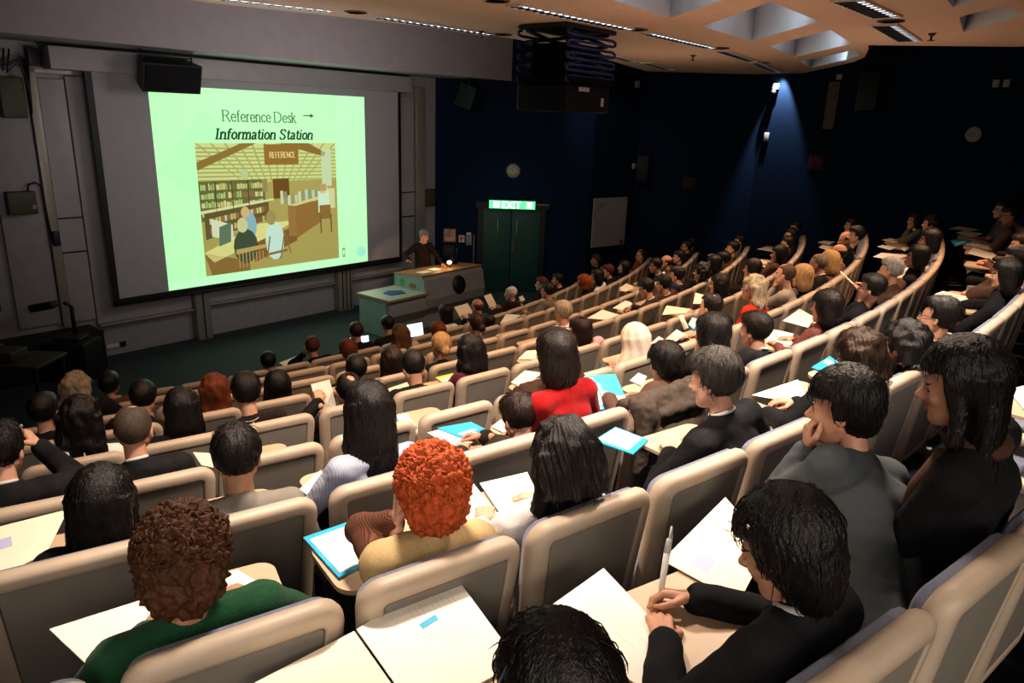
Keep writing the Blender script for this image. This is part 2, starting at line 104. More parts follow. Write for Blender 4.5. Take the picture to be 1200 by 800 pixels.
 {'id': 'g699', 'hair': 'bob', 'hc': (0.012, 0.009, 0.008), 'top': 'blouse', 'tc': (0.75, 0.73, 0.7), 'pose': 'lap', 'desc': 'person in white blouse with black strap', 'sex': 'f', 'row': 6, 'seat': 16, 'head': (-0.195, 0.3, 1.107)},
 {'id': 'g712', 'hair': 'short', 'hc': (0.08, 0.02, 0.012), 'top': 'jacket', 'tc': (0.012, 0.012, 0.014), 'pose': 'lap', 'row': 6, 'seat': 17, 'head': (-0.173, 0.3, 1.107)},
 {'id': 'g731', 'hair': 'long', 'hc': (0.012, 0.009, 0.008), 'top': 'jacket', 'tc': (0.012, 0.012, 0.014), 'pose': 'lap', 'sex': 'f', 'row': 6, 'seat': 18, 'head': (-0.152, 0.16, 1.111)},
 {'id': 'g751', 'hair': 'crop', 'hc': (0.012, 0.009, 0.008), 'top': 'jacket', 'tc': (0.16, 0.045, 0.02), 'pose': 'lap', 'desc': 'person in rust jacket and glasses, second row right end', 'glasses': 1, 'sex': 'm', 'row': 6, 'seat': 20, 'head': (0.24, 0.16, 1.115)},
 {'id': 'h1', 'hair': 'short', 'hc': (0.012, 0.009, 0.008), 'top': 'jacket', 'tc': (0.012, 0.012, 0.014), 'pose': 'lap', 'row': 7, 'seat': 4, 'head': (-0.179, 0.3, 0.988)},
 {'id': 'h2', 'hair': 'short', 'hc': (0.09, 0.03, 0.012), 'top': 'jacket', 'tc': (0.012, 0.012, 0.014), 'pose': 'cheekL', 'desc': 'person in black with auburn crop, hand at cheek, front row', 'sex': 'm', 'row': 7, 'seat': 5, 'head': (-0.104, 0.3, 1.084)},
 {'id': 'lap', 'hair': 'short', 'hc': (0.06, 0.02, 0.012), 'top': 'jacket', 'tc': (0.012, 0.012, 0.014), 'pose': 'tab', 'desc': 'person in dark jacket facing bright laptop, front row', 'sex': 'm', 'row': 7, 'seat': 6, 'head': (0.037, 0.3, 1.167)},
 {'id': 'h4', 'hair': 'short', 'hc': (0.012, 0.009, 0.008), 'top': 'jacket', 'tc': (0.012, 0.012, 0.014), 'pose': 'tab', 'desc': 'person in black between two laptops, front row', 'sex': 'm', 'row': 7, 'seat': 7, 'head': (0.041, 0.3, 1.17)},
 {'id': 'hwhite', 'hair': 'bob', 'hc': (0.022, 0.009, 0.007), 'top': 'blouse', 'tc': (0.75, 0.73, 0.7), 'pose': 'lap', 'desc': 'person in white blouse, front row before lectern', 'sex': 'f', 'row': 7, 'seat': 9, 'head': (0.109, 0.3, 1.147)},
 {'id': 'hbald', 'hair': 'bald', 'hc': (0.13, 0.06, 0.03), 'top': 'jacket', 'tc': (0.012, 0.012, 0.014), 'pose': 'hold', 'desc': 'balding person in black holding a magazine', 'sex': 'm', 'row': 7, 'seat': 11, 'head': (-0.194, 0.3, 1.116)},
 {'id': 'hwhead', 'hair': 'crop', 'hc': (0.62, 0.58, 0.52), 'top': 'jacket', 'tc': (0.03, 0.008, 0.012), 'pose': 'hold', 'desc': 'white-haired person in dark maroon jacket', 'sex': 'm', 'row': 7, 'seat': 12, 'head': (0.237, 0.3, 1.166)},
 {'id': 'h8', 'hair': 'short', 'hc': (0.1, 0.035, 0.018), 'top': 'jacket', 'tc': (0.012, 0.012, 0.014), 'pose': 'holdL', 'sex': 'm', 'row': 7, 'seat': 14, 'head': (0.275, 0.3, 1.142)},
 {'id': 'h653', 'hair': 'short', 'hc': (0.012, 0.009, 0.008), 'top': 'suit', 'tc': (0.012, 0.012, 0.014), 'pose': 'lap', 'desc': 'person in black suit with white collar, front row right', 'sex': 'm', 'row': 7, 'seat': 16, 'head': (-0.072, 0.3, 1.094)},
 {'id': 'h698', 'hair': 'short', 'hc': (0.1, 0.03, 0.015), 'top': 'jacket', 'tc': (0.012, 0.012, 0.014), 'pose': 'lap', 'row': 7, 'seat': 20, 'head': (0.112, 0.2, 1.12)},
]
PAPERS = [
 ('open', 0, 1, [(-1.376, 1.85), (-1.189, 1.714), (-0.729, 2.045), (-0.928, 2.185)], 2.575),
 ('bluefolder', 0, 2, [(-0.759, 2.396), (-0.567, 2.157), (-0.379, 2.369), (-0.548, 2.577)], 2.575),
 ('leaf', 0, 3, [(-0.198, 2.518), (-0.146, 2.872), (0.017, 2.514), (-0.052, 2.39)], 2.575),
 ('sheet', 0, 3, [(-0.119, 2.866), (0.091, 2.987), (0.164, 2.62), (0.017, 2.514)], 2.575),
 ('bluefolder', 0, 5, [(0.43, 3.364), (0.561, 3.546), (0.711, 3.398), (0.607, 3.223)], 2.575),
 ('sheetlogo', 0, 6, [(1.212, 3.72), (1.347, 3.907), (1.499, 3.735), (1.289, 3.427)], 2.575),
 ('sheet', 0, 7, [(1.452, 4.107), (1.646, 4.016), (1.799, 4.156), (1.843, 4.419)], 2.575),
 ('bluebook', 0, 8, [(2.029, 4.675), (2.081, 4.559), (2.271, 4.755), (2.259, 4.942)], 2.575),
 ('notebook', -1, 3, [(0.099, 1.751), (0.315, 1.993), (0.487, 1.623), (0.348, 1.494)], 2.755),
 ('sheetlabel', -1, 4, [(0.514, 2.062), (0.837, 2.499), (0.894, 2.17), (0.705, 1.858)], 2.755),
 ('sheetlogo', -1, 2, [(-0.398, 1.677), (-0.166, 1.968), (0.048, 1.572), (-0.189, 1.382)], 2.755),
 ('sheet', -1, 1, [(-0.618, 1.456), (-0.403, 1.67), (-0.194, 1.377), (-0.445, 1.23)], 2.755),
 ('sheetlabel', 1, 1, [(-2.258, 2.75), (-2.006, 2.948), (-1.891, 2.605), (-1.97, 2.447)], 2.328),
 ('sheet', 2, 3, [(-1.945, 4.081), (-1.838, 4.078), (-1.741, 3.89), (-1.824, 3.917)], 2.075),
 ('sheet', 1, 3, [(-1.022, 3.215), (-0.97, 3.421), (-0.888, 3.234), (-0.956, 3.144)], 2.328),
 ('bluefolder', 2, 5, [(-0.82, 4.769), (-0.729, 4.808), (-0.625, 4.577), (-0.672, 4.46)], 2.075),
 ('sheet', 1, 4, [(-0.478, 3.94), (-0.277, 4.083), (-0.177, 3.87), (-0.266, 3.682)], 2.328),
 ('bluebook', 1, 4, [(-0.428, 3.993), (-0.232, 4.1), (-0.112, 3.972), (-0.224, 3.831)], 2.328),
 ('sheet', 1, 5, [(-0.105, 4.06), (-0.026, 4.226), (0.019, 4.071), (-0.031, 3.979)], 2.328),
 ('sheet', 2, 7, [(0.005, 5.538), (0.118, 5.844), (0.268, 5.795), (0.095, 5.41)], 2.075),
 ('sheet', 3, 8, [(0.066, 6.919), (0.154, 7.21), (0.288, 7.256), (0.238, 6.938)], 1.816),
 ('bluefolder', 3, 9, [(0.784, 7.113), (1.02, 7.028), (0.942, 6.729), (0.801, 6.738)], 1.816),
 ('sheet', 1, 7, [(0.864, 4.975), (0.953, 5.152), (1.005, 5.082), (0.934, 4.876)], 2.328),
 ('yellow', 3, 6, [(-0.692, 6.284), (-0.547, 6.417), (-0.459, 6.309), (-0.599, 6.136)], 1.816),
 ('sheet', 3, 5, [(-1.099, 5.934), (-0.93, 6.146), (-0.868, 5.979), (-0.986, 5.703)], 1.816),
 ('sheet', 6, 5, [(-2.549, 8.508), (-2.341, 8.86), (-2.146, 8.78), (-2.415, 8.366)], 0.998),
 ('sheet', 7, 5, [(-3.274, 9.703), (-3.117, 10.032), (-2.992, 9.812), (-3.159, 9.568)], 0.713),
 ('sheet', 6, 12, [(-0.2, 11.161), (-0.116, 11.757), (0.126, 11.736), (0.015, 11.397)], 0.998),
 ('open', 4, 12, [(1.012, 9.603), (1.277, 10.107), (1.475, 9.85), (1.286, 9.552)], 1.55),
 ('sheet', 4, 13, [(1.438, 10.23), (1.694, 10.736), (1.759, 10.48), (1.557, 10.099)], 1.55),
 ('sheet', 5, 18, [(1.877, 12.781), (2.079, 13.241), (2.175, 13.04), (2.035, 12.602)], 1.277),
 ('sheet', 5, 11, [(0.15, 9.676), (0.317, 9.782), (0.346, 9.495), (0.171, 9.353)], 1.277),
 ('sheet', 5, 18, [(1.85, 12.573), (2.09, 13.098), (2.175, 12.829), (1.963, 12.524)], 1.277),
 ('sheet', 4, 13, [(1.457, 10.183), (1.725, 10.687), (1.767, 10.534), (1.576, 10.151)], 1.55),
 ('sheet', 3, 13, [(1.882, 8.906), (2.033, 9.413), (2.331, 9.274), (2.212, 9.037)], 1.816),
 ('sheet', 3, 15, [(2.42, 9.565), (2.613, 10.253), (2.726, 10.111), (2.527, 9.581)], 1.816),
 ('sheet', 4, 20, [(3.451, 13.831), (3.698, 14.32), (3.806, 14.073), (3.555, 13.517)], 1.55),
 ('sheet', 4, 22, [(3.996, 15.046), (4.143, 15.278), (4.267, 15.202), (4.066, 14.767)], 1.55),
 ('sheet', 3, 24, [(4.787, 14.393), (5.074, 14.759), (5.243, 14.591), (5.01, 14.147)], 1.816),
 ('sheet', 3, 21, [(4.343, 12.869), (4.503, 13.232), (4.583, 12.997), (4.291, 12.243)], 1.816),
 ('bluefolder', 2, 12, [(1.868, 7.501), (1.989, 7.833), (2.04, 7.767), (1.889, 7.274)], 2.075),
 ('sheet', 2, 10, [(1.313, 6.697), (1.473, 7.035), (1.56, 6.783), (1.427, 6.602)], 2.075),
 ('sheet', 2, 11, [(1.512, 6.921), (1.711, 7.315), (1.77, 7.133), (1.598, 6.845)], 2.075),
 ('sheetlogo', 1, 10, [(2.217, 6.095), (2.396, 6.552), (2.566, 6.404), (2.37, 5.94)], 2.328),
 ('sheetlabel', 1, 12, [(2.62, 6.853), (2.976, 7.372), (3.005, 7.035), (2.785, 6.633)], 2.328),
 ('sheet', 2, 24, [(5.733, 13.843), (5.948, 14.096), (6.156, 14.04), (5.851, 13.574)], 2.075),
 ('sheet', 2, 24, [(5.503, 13.215), (5.711, 13.543), (5.793, 13.277), (5.531, 12.861)], 2.075),
 ('sheet', 1, 20, [(5.354, 10.851), (5.688, 11.285), (6.05, 11.136), (5.557, 10.614)], 2.328),
 ('sheet', 1, 23, [(6.36, 12.699), (6.649, 12.957), (6.693, 12.681), (6.408, 12.344)], 2.328),
 ('sheet', 1, 22, [(5.905, 11.889), (6.089, 12.098), (6.219, 11.873), (5.962, 11.575)], 2.328),
 ('sheet', 0, 23, [(7.422, 12.592), (7.824, 13.01), (7.971, 12.629), (7.643, 12.347)], 2.575),
 ('sheet', 0, 23, [(7.231, 12.054), (7.526, 12.318), (7.708, 12.076), (7.183, 11.502)], 2.575),
 ('bluebook', 0, 22, [(6.618, 11.12), (6.909, 11.353), (7.013, 11.129), (6.337, 10.514)], 2.575),
 ('sheet', 0, 21, [(6.644, 10.808), (6.838, 11.009), (7.014, 10.813), (6.714, 10.307)], 2.575),
 ('open', 0, 20, [(6.172, 9.921), (6.583, 10.494), (6.532, 9.863), (6.218, 9.486)], 2.575),
 ('sheetlogo', 0, 14, [(4.224, 7.18), (4.411, 7.362), (4.526, 7.08), (4.141, 6.55)], 2.575),
 ('sheet', -1, 8, [(2.789, 3.856), (2.935, 3.939), (2.859, 3.719), (2.682, 3.557)], 2.755),
 ('sheet', 1, 22, [(6.189, 11.704), (6.344, 11.9), (6.328, 11.733), (6.132, 11.454)], 2.328),
]


# ------------------------------------------------------------------ helpers
_mats = {}
def mat(name, col, rough=.6, metal=0., noise=0., scale=20., bump=0., bscale=60., emit=0., spec=.5, stretch=None, sheen=0.):
    key = (name, tuple(col), rough, noise, emit)
    if key in _mats: return _mats[key]
    m = bpy.data.materials.new(name); m.use_nodes = True
    nt = m.node_tree; b = nt.nodes['Principled BSDF']
    c = (col[0], col[1], col[2], 1)
    b.inputs['Base Color'].default_value = c
    b.inputs['Roughness'].default_value = rough
    b.inputs['Metallic'].default_value = metal
    b.inputs['Specular IOR Level'].default_value = spec
    if sheen: b.inputs['Sheen Weight'].default_value = sheen
    if emit:
        b.inputs['Emission Color'].default_value = c
        b.inputs['Emission Strength'].default_value = emit
    if noise or bump:
        tc = nt.nodes.new('ShaderNodeTexCoord'); src = tc.outputs['Object']
        if stretch:
            mp = nt.nodes.new('ShaderNodeMapping'); mp.inputs['Scale'].default_value = stretch
            nt.links.new(src, mp.inputs['Vector']); src = mp.outputs['Vector']
    if noise:
        n = nt.nodes.new('ShaderNodeTexNoise'); n.inputs['Scale'].default_value = scale; n.inputs['Detail'].default_value = 4
        nt.links.new(src, n.inputs['Vector'])
        r = nt.nodes.new('ShaderNodeValToRGB')
        lo = [max(0, v*(1-noise)) for v in col]; hi = [min(1, v*(1+noise)) for v in col]
        r.color_ramp.elements[0].color = (*lo, 1); r.color_ramp.elements[1].color = (*hi, 1)
        r.color_ramp.elements[0].position = .3; r.color_ramp.elements[1].position = .7
        nt.links.new(n.outputs['Fac'], r.inputs['Fac']); nt.links.new(r.outputs['Color'], b.inputs['Base Color'])
    if bump:
        n2 = nt.nodes.new('ShaderNodeTexNoise'); n2.inputs['Scale'].default_value = bscale; n2.inputs['Detail'].default_value = 3
        nt.links.new(src, n2.inputs['Vector'])
        bp = nt.nodes.new('ShaderNodeBump'); bp.inputs['Strength'].default_value = bump; bp.inputs['Distance'].default_value = .01
        nt.links.new(n2.outputs['Fac'], bp.inputs['Height']); nt.links.new(bp.outputs['Normal'], b.inputs['Normal'])
    _mats[key] = m
    return m

def stripes(name, c1, c2, scale, axis='X', rough=.8, plaid=False):
    m = bpy.data.materials.new(name); m.use_nodes = True
    nt = m.node_tree; b = nt.nodes['Principled BSDF']; b.inputs['Roughness'].default_value = rough
    tc = nt.nodes.new('ShaderNodeTexCoord')
    def wave(ax):
        w = nt.nodes.new('ShaderNodeTexWave'); w.bands_direction = ax; w.inputs['Scale'].default_value = scale
        w.inputs['Distortion'].default_value = .6; w.inputs['Detail'].default_value = 1
        nt.links.new(tc.outputs['Object'], w.inputs['Vector']); return w
    w = wave(axis); fac = w.outputs['Fac']
    if plaid:
        w2 = wave('Z'); mx = nt.nodes.new('ShaderNodeMath'); mx.operation = 'MULTIPLY'
        nt.links.new(fac, mx.inputs[0]); nt.links.new(w2.outputs['Fac'], mx.inputs[1]); fac = mx.outputs[0]
    r = nt.nodes.new('ShaderNodeValToRGB'); r.color_ramp.elements[0].color = (*c1, 1); r.color_ramp.elements[1].color = (*c2, 1)
    nt.links.new(fac, r.inputs['Fac']); nt.links.new(r.outputs['Color'], b.inputs['Base Color'])
    return m

class MB:
    """collects simple shapes, builds ONE mesh object"""
    def __init__(s): s.v = []; s.f = []; s.m = []; s.sm = []
    def add(s, v, f, mi=0, smooth=False):
        o = len(s.v); s.v += [tuple(p) for p in v]; s.f += [tuple(i+o for i in q) for q in f]
        s.m += [mi]*len(f); s.sm += [smooth]*len(f); return s
    def box(s, lo, hi, M=None, mi=0):
        x0, y0, z0 = lo; x1, y1, z1 = hi
        v = [(x0,y0,z0),(x1,y0,z0),(x1,y1,z0),(x0,y1,z0),(x0,y0,z1),(x1,y0,z1),(x1,y1,z1),(x0,y1,z1)]
        if M is not None: v = [M @ Vector(p) for p in v]
        return s.add(v, [(0,3,2,1),(4,5,6,7),(0,1,5,4),(1,2,6,5),(2,3,7,6),(3,0,4,7)], mi)
    def rbox(s, lo, hi, r, M=None, mi=0):
        """box with bevelled edges"""
        bm = bmesh.new(); x0,y0,z0 = lo; x1,y1,z1 = hi
        bmesh.ops.create_cube(bm, size=1)
        for v in bm.verts: v.co = Vector(((x0+x1)/2+v.co.x*(x1-x0), (y0+y1)/2+v.co.y*(y1-y0), (z0+z1)/2+v.co.z*(z1-z0)))
        bmesh.ops.bevel(bm, geom=bm.edges[:], offset=r, segments=2, affect='EDGES', profile=.6)
        bm.verts.ensure_lookup_table(); bm.verts.index_update()
        v = [(M @ q.co if M is not None else q.co.copy()) for q in bm.verts]; f = [[q.index for q in p.verts] for p in bm.faces]
        bm.free(); return s.add(v, f, mi, True)
    def prism(s, poly, z0, z1, M=None, mi=0):
        n = len(poly); v = [(x,y,z0) for x,y in poly]+[(x,y,z1) for x,y in poly]
        if M is not None: v = [M @ Vector(p) for p in v]
        f = [tuple(range(n-1,-1,-1)), tuple(range(n,2*n))]+[(i,(i+1)%n,n+(i+1)%n,n+i) for i in range(n)]
        return s.add(v, f, mi)
    def tube(s, pts, r, seg=8, mi=0, closed=False, cap=True):
        pts = [Vector(p) for p in pts]; n = len(pts); V = []; up = Vector((0,0,1))
        rr = r if isinstance(r, (list, tuple)) else [r]*n
        prev = None
        for i, p in enumerate(pts):
            a = pts[(i-1) % n] if (i or closed) else p; b = pts[(i+1) % n] if (i < n-1 or closed) else p
            t = (b-a).normalized()
            if prev is None:
                x = t.cross(up); x = x if x.length > .05 else t.cross(Vector((1,0,0)))
            else: x = prev-t*prev.dot(t)
            x = x.normalized(); prev = x; y = t.cross(x)
            for k in range(seg):
                c = 2*math.pi*k/seg; V.append(p+(x*math.cos(c)+y*math.sin(c))*rr[i])
        F = []
        for i in range(n if closed else n-1):
            for k in range(seg):
                j = (i+1) % n; F.append((i*seg+k, i*seg+(k+1)%seg, j*seg+(k+1)%seg, j*seg+k))
        if cap and not closed: F += [tuple(range(seg-1,-1,-1)), tuple((n-1)*seg+k for k in range(seg))]
        return s.add(V, F, mi, True)
    def lathe(s, prof, seg=24, M=None, mi=0):
        V = []; n = len(prof)
        for r_, z in prof:
            for k in range(seg):
                a = 2*math.pi*k/seg; p = Vector((r_*math.cos(a), r_*math.sin(a), z)); V.append(M @ p if M is not None else p)
        F = [(i*seg+k, i*seg+(k+1)%seg, (i+1)*seg+(k+1)%seg, (i+1)*seg+k) for i in range(n-1) for k in range(seg)]
        F += [tuple(range(seg-1,-1,-1)), tuple((n-1)*seg+k for k in range(seg))]
        return s.add(V, F, mi, True)
    def build(s, name, mats, parent=None, M=None, smooth=None):
        me = bpy.data.meshes.new(name); me.from_pydata([tuple(p) for p in s.v], [], s.f)
        for m in (mats if isinstance(mats, (list, tuple)) else [mats]): me.materials.append(m)
        me.polygons.foreach_set('material_index', s.m)
        me.polygons.foreach_set('use_smooth', [bool(x) if smooth is None else smooth for x in s.sm])
        me.update()
        o = bpy.data.objects.new(name, me); COL.objects.link(o)
        if parent is not None: o.parent = parent
        if M is not None: o.matrix_local = M if parent is not None else M
        return o

def tag(o, label=None, cat=None, group=None, kind=None):
    if label: o['label'] = label
    if cat: o['category'] = cat
    if group: o['group'] = group
    if kind: o['kind'] = kind
    return o
def empty(name, M, label, cat, group=None):
    o = bpy.data.objects.new(name, None); COL.objects.link(o); o.matrix_world = M; o.empty_display_size = .1
    return tag(o, label, cat, group)
def copy_tree(o, parent=None):
    c = o.copy(); COL.objects.link(c)
    if parent is not None: c.parent = parent
    for ch in KIDS.get(o.name, ()): copy_tree(ch, c)
    return c
KIDS = {}
def struct(o): o['kind'] = 'structure'; return o

def frame(o, x, y, z=(0,0,1)):
    """matrix from an origin, x axis and y axis (2-D or 3-D)"""
    x = Vector((*x, 0)) if len(x) == 2 else Vector(x); y = Vector((*y, 0)) if len(y) == 2 else Vector(y)
    z = x.cross(y); M = Matrix.Identity(4)
    for i in range(3): M[i][0] = x[i]; M[i][1] = y[i]; M[i][2] = z[i]; M[i][3] = o[i]
    return M
def row_frame(k, a, z=None):
    """origin on row k's seat-back line at bearing a, x to the right, y towards the stage"""
    rad, fl = ROWS[k]; s, c = math.sin(a), math.cos(a)
    return frame((C[0]+rad*s, C[1]-rad*c, fl if z is None else z), (c, s), (-s, c))

ORD = 'zeroth first second third fourth fifth sixth seventh eighth ninth tenth eleventh twelfth thirteenth fourteenth fifteenth sixteenth seventeenth eighteenth nineteenth twentieth twenty-first twenty-second twenty-third twenty-fourth twenty-fifth twenty-sixth'.split()
ROWNAME = {7:'front row', 6:'second row', 5:'third row', 4:'fourth row', 3:'fifth row', 2:'sixth row', 1:'seventh row', 0:'eighth row', -1:'rearmost row'}

# ------------------------------------------------------------------ surfaces from signed distances
def sd_cone(P, a, b, ra, rb):
    a = np.asarray(a, float); b = np.asarray(b, float); d = b-a
    t = np.clip(((P-a) @ d)/max(d @ d, 1e-9), 0, 1)
    return np.linalg.norm(P-a-t[:, None]*d, axis=1)-(ra+(rb-ra)*t)
def sd_ell(P, c, r, Rm=None):
    Q = P-np.asarray(c, float)
    if Rm is not None: Q = Q @ Rm
    r = np.asarray(r, float); k0 = np.linalg.norm(Q/r, axis=1); k1 = np.linalg.norm(Q/(r*r), axis=1)
    return k0*(k0-1)/np.maximum(k1, 1e-6)
def smin(a, b, k):
    h = np.clip(.5+.5*(b-a)/k, 0, 1); return b*(1-h)+a*h-k*h*(1-h)
def union(P, prims, k):
    d = None
    for p in prims:
        kk = k
        if p[0] == 'c': e = sd_cone(P, *p[1:5])
        elif p[0] == 'e': e = sd_ell(P, p[1], p[2], p[3] if len(p) > 3 else None)
        d = e if d is None else smin(d, e, kk)
    return d
def bounds(prims, pad):
    lo = np.full(3, 1e9); hi = -lo
    for p in prims:
        if p[0] == 'c':
            for q, r in ((p[1], p[3]), (p[2], p[4])):
                lo = np.minimum(lo, np.asarray(q)-r); hi = np.maximum(hi, np.asarray(q)+r)
        else:
            r = max(p[2]) if len(p) > 3 else np.asarray(p[2]); lo = np.minimum(lo, np.asarray(p[1])-r); hi = np.maximum(hi, np.asarray(p[1])+r)
    return lo-pad, hi+pad
def snet(fn, lo, hi, h):
    """surface nets: the zero level of fn as quads"""
    n = np.maximum(np.ceil((np.asarray(hi)-lo)/h).astype(int)+1, 3)
    ax = [lo[i]+h*np.arange(n[i]) for i in range(3)]
    P = np.stack(np.meshgrid(*ax, indexing='ij'), -1).reshape(-1, 3)
    V = fn(P).reshape(n); I = V < 0
    c = [(i,j,k) for i in (0,1) for j in (0,1) for k in (0,1)]
    sub = lambda A, o: A[o[0]:n[0]-1+o[0], o[1]:n[1]-1+o[1], o[2]:n[2]-1+o[2]]
    cnt = sum(sub(I, o).astype(int) for o in c); act = (cnt > 0) & (cnt < 8)
    acc = np.zeros((*(n-1), 3)); num = np.zeros(n-1)
    for o in c:
        for d in range(3):
            if o[d]: continue
            q = list(o); q[d] = 1; va, vb = sub(V, o), sub(V, q); x = (sub(I, o) != sub(I, q)) & act
            t = np.where(x, va/np.where(x, va-vb, 1), 0)
            for e in range(3): acc[..., e] += np.where(x, o[e]+(t if e == d else 0), 0)
            num += x
    idx = -np.ones(n-1, int); w = np.argwhere(act); idx[act] = np.arange(len(w))
    verts = np.asarray(lo)+h*(w+acc[act]/np.maximum(num[act], 1)[:, None])
    F = []
    for d in range(3):
        u, v = (d+1) % 3, (d+2) % 3
        s0 = [slice(0, n[0]), slice(0, n[1]), slice(0, n[2])]; s1 = list(s0); s0[d] = slice(0, n[d]-1); s1[d] = slice(1, n[d])
        x = I[tuple(s0)] != I[tuple(s1)]; g = np.argwhere(x)
        ok = (g[:, u] > 0) & (g[:, v] > 0) & (g[:, u] < n[u]-1) & (g[:, v] < n[v]-1); g = g[ok]
        if not len(g): continue
        eu = np.eye(3, dtype=int)[u]; ev = np.eye(3, dtype=int)[v]
        q = np.stack([idx[tuple((g-eu-ev).T)], idx[tuple((g-ev).T)], idx[tuple(g.T)], idx[tuple((g-eu).T)]], 1)
        flip = ~I[tuple(g.T)]; q[flip] = q[flip][:, ::-1]; F.append(q)
    return verts, (np.concatenate(F) if F else np.zeros((0, 4), int))
def mesh_obj(name, verts, faces, mats, parent=None, M=None, midx=None):
    me = bpy.data.meshes.new(name)
    me.vertices.add(len(verts)); me.vertices.foreach_set('co', np.asarray(verts, np.float32).ravel())
    nf = len(faces); me.loops.add(nf*4); me.loops.foreach_set('vertex_index', np.asarray(faces, np.int32).ravel())
    me.polygons.add(nf); me.polygons.foreach_set('loop_start', np.arange(0, nf*4, 4, dtype=np.int32))
    me.polygons.foreach_set('use_smooth', np.ones(nf, bool))
    for m in (mats if isinstance(mats, (list, tuple)) else [mats]): me.materials.append(m)
    if midx is not None: me.polygons.foreach_set('material_index', np.asarray(midx, np.int32))
    me.update(calc_edges=True); me.validate()
    o = bpy.data.objects.new(name, me); COL.objects.link(o)
    if parent is not None: o.parent = parent
    if M is not None: o.matrix_local = M
    return o

# ------------------------------------------------------------------ the hall
FA = Vector((-6.983, 11.670, 0)); FE = Vector((.6405, .7680, 0)); FN = Vector((.7680, -.6405, 0))   # front wall: start, along, towards the audience
FM = frame(FA, FE, -FN)                                   # local x along the wall, y into the wall, z up
wall_grey = mat('painted_panel_grey', (.32,.315,.315), .55, noise=.06, scale=6)
panel_grey = mat('board_grey', (.37,.355,.35), .42, noise=.05, scale=4)
steel = mat('anodised_rail', (.34,.32,.27), .4, .3, noise=.08)
dark_metal = mat('dark_metal', (.02,.02,.022), .45)
black_plastic = mat('black_plastic', (.012,.012,.013), .5)
blue_wall = mat('blue_acoustic_fabric', (.007,.019,.046), .95, noise=.12, scale=90, bump=.25, bscale=220, spec=.15)
carpet = mat('green_grey_carpet', (.062,.078,.082), .95, noise=.25, scale=60, bump=.4, bscale=300, spec=.1)
step_carpet = mat('dark_blue_carpet', (.018,.024,.036), .95, noise=.3, scale=60, bump=.4, bscale=300, spec=.1)
ceil_paint = mat('ceiling_plaster', (.56,.42,.33), .85, noise=.04, scale=5)
coffer_paint = mat('coffer_white', (.62,.66,.72), .8, noise=.03, scale=4)
white_pl = mat('white_plastic', (.62,.60,.56), .5)

def wall_mb(p, q, h0, h1, t=.15):
    """upright slab from p to q, its room face on the line, thickness behind (left of p->q)"""
    p = Vector(p); q = Vector(q); d = (q-p).normalized(); L = (q-p).length
    M = frame((p.x, p.y, 0), (d.x, d.y), (-d.y, d.x))
    return MB().box((0,0,h0), (L,t,h1), M), M, L

# floor of the stage and the tiers of the audience
b = MB(); b.prism([(-16,2),(-6,-4),(14,-4),(14,21),(-3,21),(-16,9)], -.2, 0)
struct(b.build('floor', carpet))
def ring(k, r0, r1, z0, z1, a0, a1, n=56):
    m = MB(); V = []
    for i in range(n+1):
        a = a0+(a1-a0)*i/n; s, c = math.sin(a), math.cos(a)
        for rr, z in ((r0,z0),(r1,z0),(r1,z1),(r0,z1)): V.append((C[0]+rr*s, C[1]-rr*c, z))
    F = []
    for i in range(n):
        for j in range(4): F.append((i*4+j, i*4+(j+1)%4, i*4+4+(j+1)%4, i*4+4+j))
    F += [(0,1,2,3), tuple(n*4+j for j in (3,2,1,0))]
    return m.add(V, [f[::-1] for f in F])
for k in range(6, -3, -1):
    rad, fl = ROWS[k]; r0 = ROWS[k+1][0]+.16
    r1 = 29.5 if k == -2 else rad+.16
    struct(ring(k, r0, r1, -.2, fl, R(28), R(74)).build('floor_tier', step_carpet))

# front wall with sliding boards
w, M, L = wall_mb(FA-FE*3.2, FA+FE*7.83, -.2, 6.2)
struct(w.build('wall_front', wall_grey))
def front(lo, hi, name, m, parent=None, r=0):
    b = MB(); (b.rbox(lo, hi, r, FM) if r else b.box(lo, hi, FM)); return b.build(name, m, parent)
def front_root(u, h, name, label, cat, group=None):
    return empty(name, Matrix.Translation(FA+FE*u+Vector((0,0,h))), label, cat, group)
def kid(o, root):
    o.parent = root; o.matrix_parent_inverse = root.matrix_world.inverted(); return o
bpy.context.view_layer.update()

def board(u0, u1, h0, h1, label, lines=(), tray=True):
    root = front_root((u0+u1)/2, h0, 'sliding_board', label, 'board', None)
    bpy.context.view_layer.update()
    kid(front((u0,-.07,h0), (u1,-.015,h1), 'board_panel', panel_grey, r=.008), root)
    for hh in lines: kid(front((u0,-.078,hh-.012), (u1,-.071,hh+.012), 'joint_strip', dark_metal), root)
    if tray: kid(front((u0,-.16,h0-.035), (u1,-.02,h0), 'pen_tray', steel, r=.008), root)
    return root
board(.02, 1.64, .60, 4.5, 'grey sliding wall board left of the first rail post, pen tray below')
board(1.95, 4.80, .64, 4.5, 'widest grey sliding wall board between the rail posts under the slide')
board(5.20, 7.10, .66, 4.5, 'grey sliding wall board behind the presenter, right of the double post', lines=(1.88, 2.43))
board(-.36, .0, .70, 4.45, 'narrow grey wall board left of the screen with two joint lines', lines=(1.84, 2.38), tray=False)
for (u0,u1,lb) in ((1.65,1.93,'wide grey aluminium rail post under the left part of the slide'), (4.81,5.0,'left one of the close pair of grey rail posts'), (5.04,5.18,'right one of the close pair of grey rail posts')):
    root = front_root((u0+u1)/2, 0, 'rail_post', lb, 'post', 'rail posts of the sliding boards')
    bpy.context.view_layer.update()
    kid(front((u0,-.2,0), (u1,-.0,4.4), 'rail_body', steel, r=.012), root)
    kid(front(((u0+u1)/2-.012,-.206,.02), ((u0+u1)/2+.012,-.195,4.38), 'rail_groove', dark_metal), root)
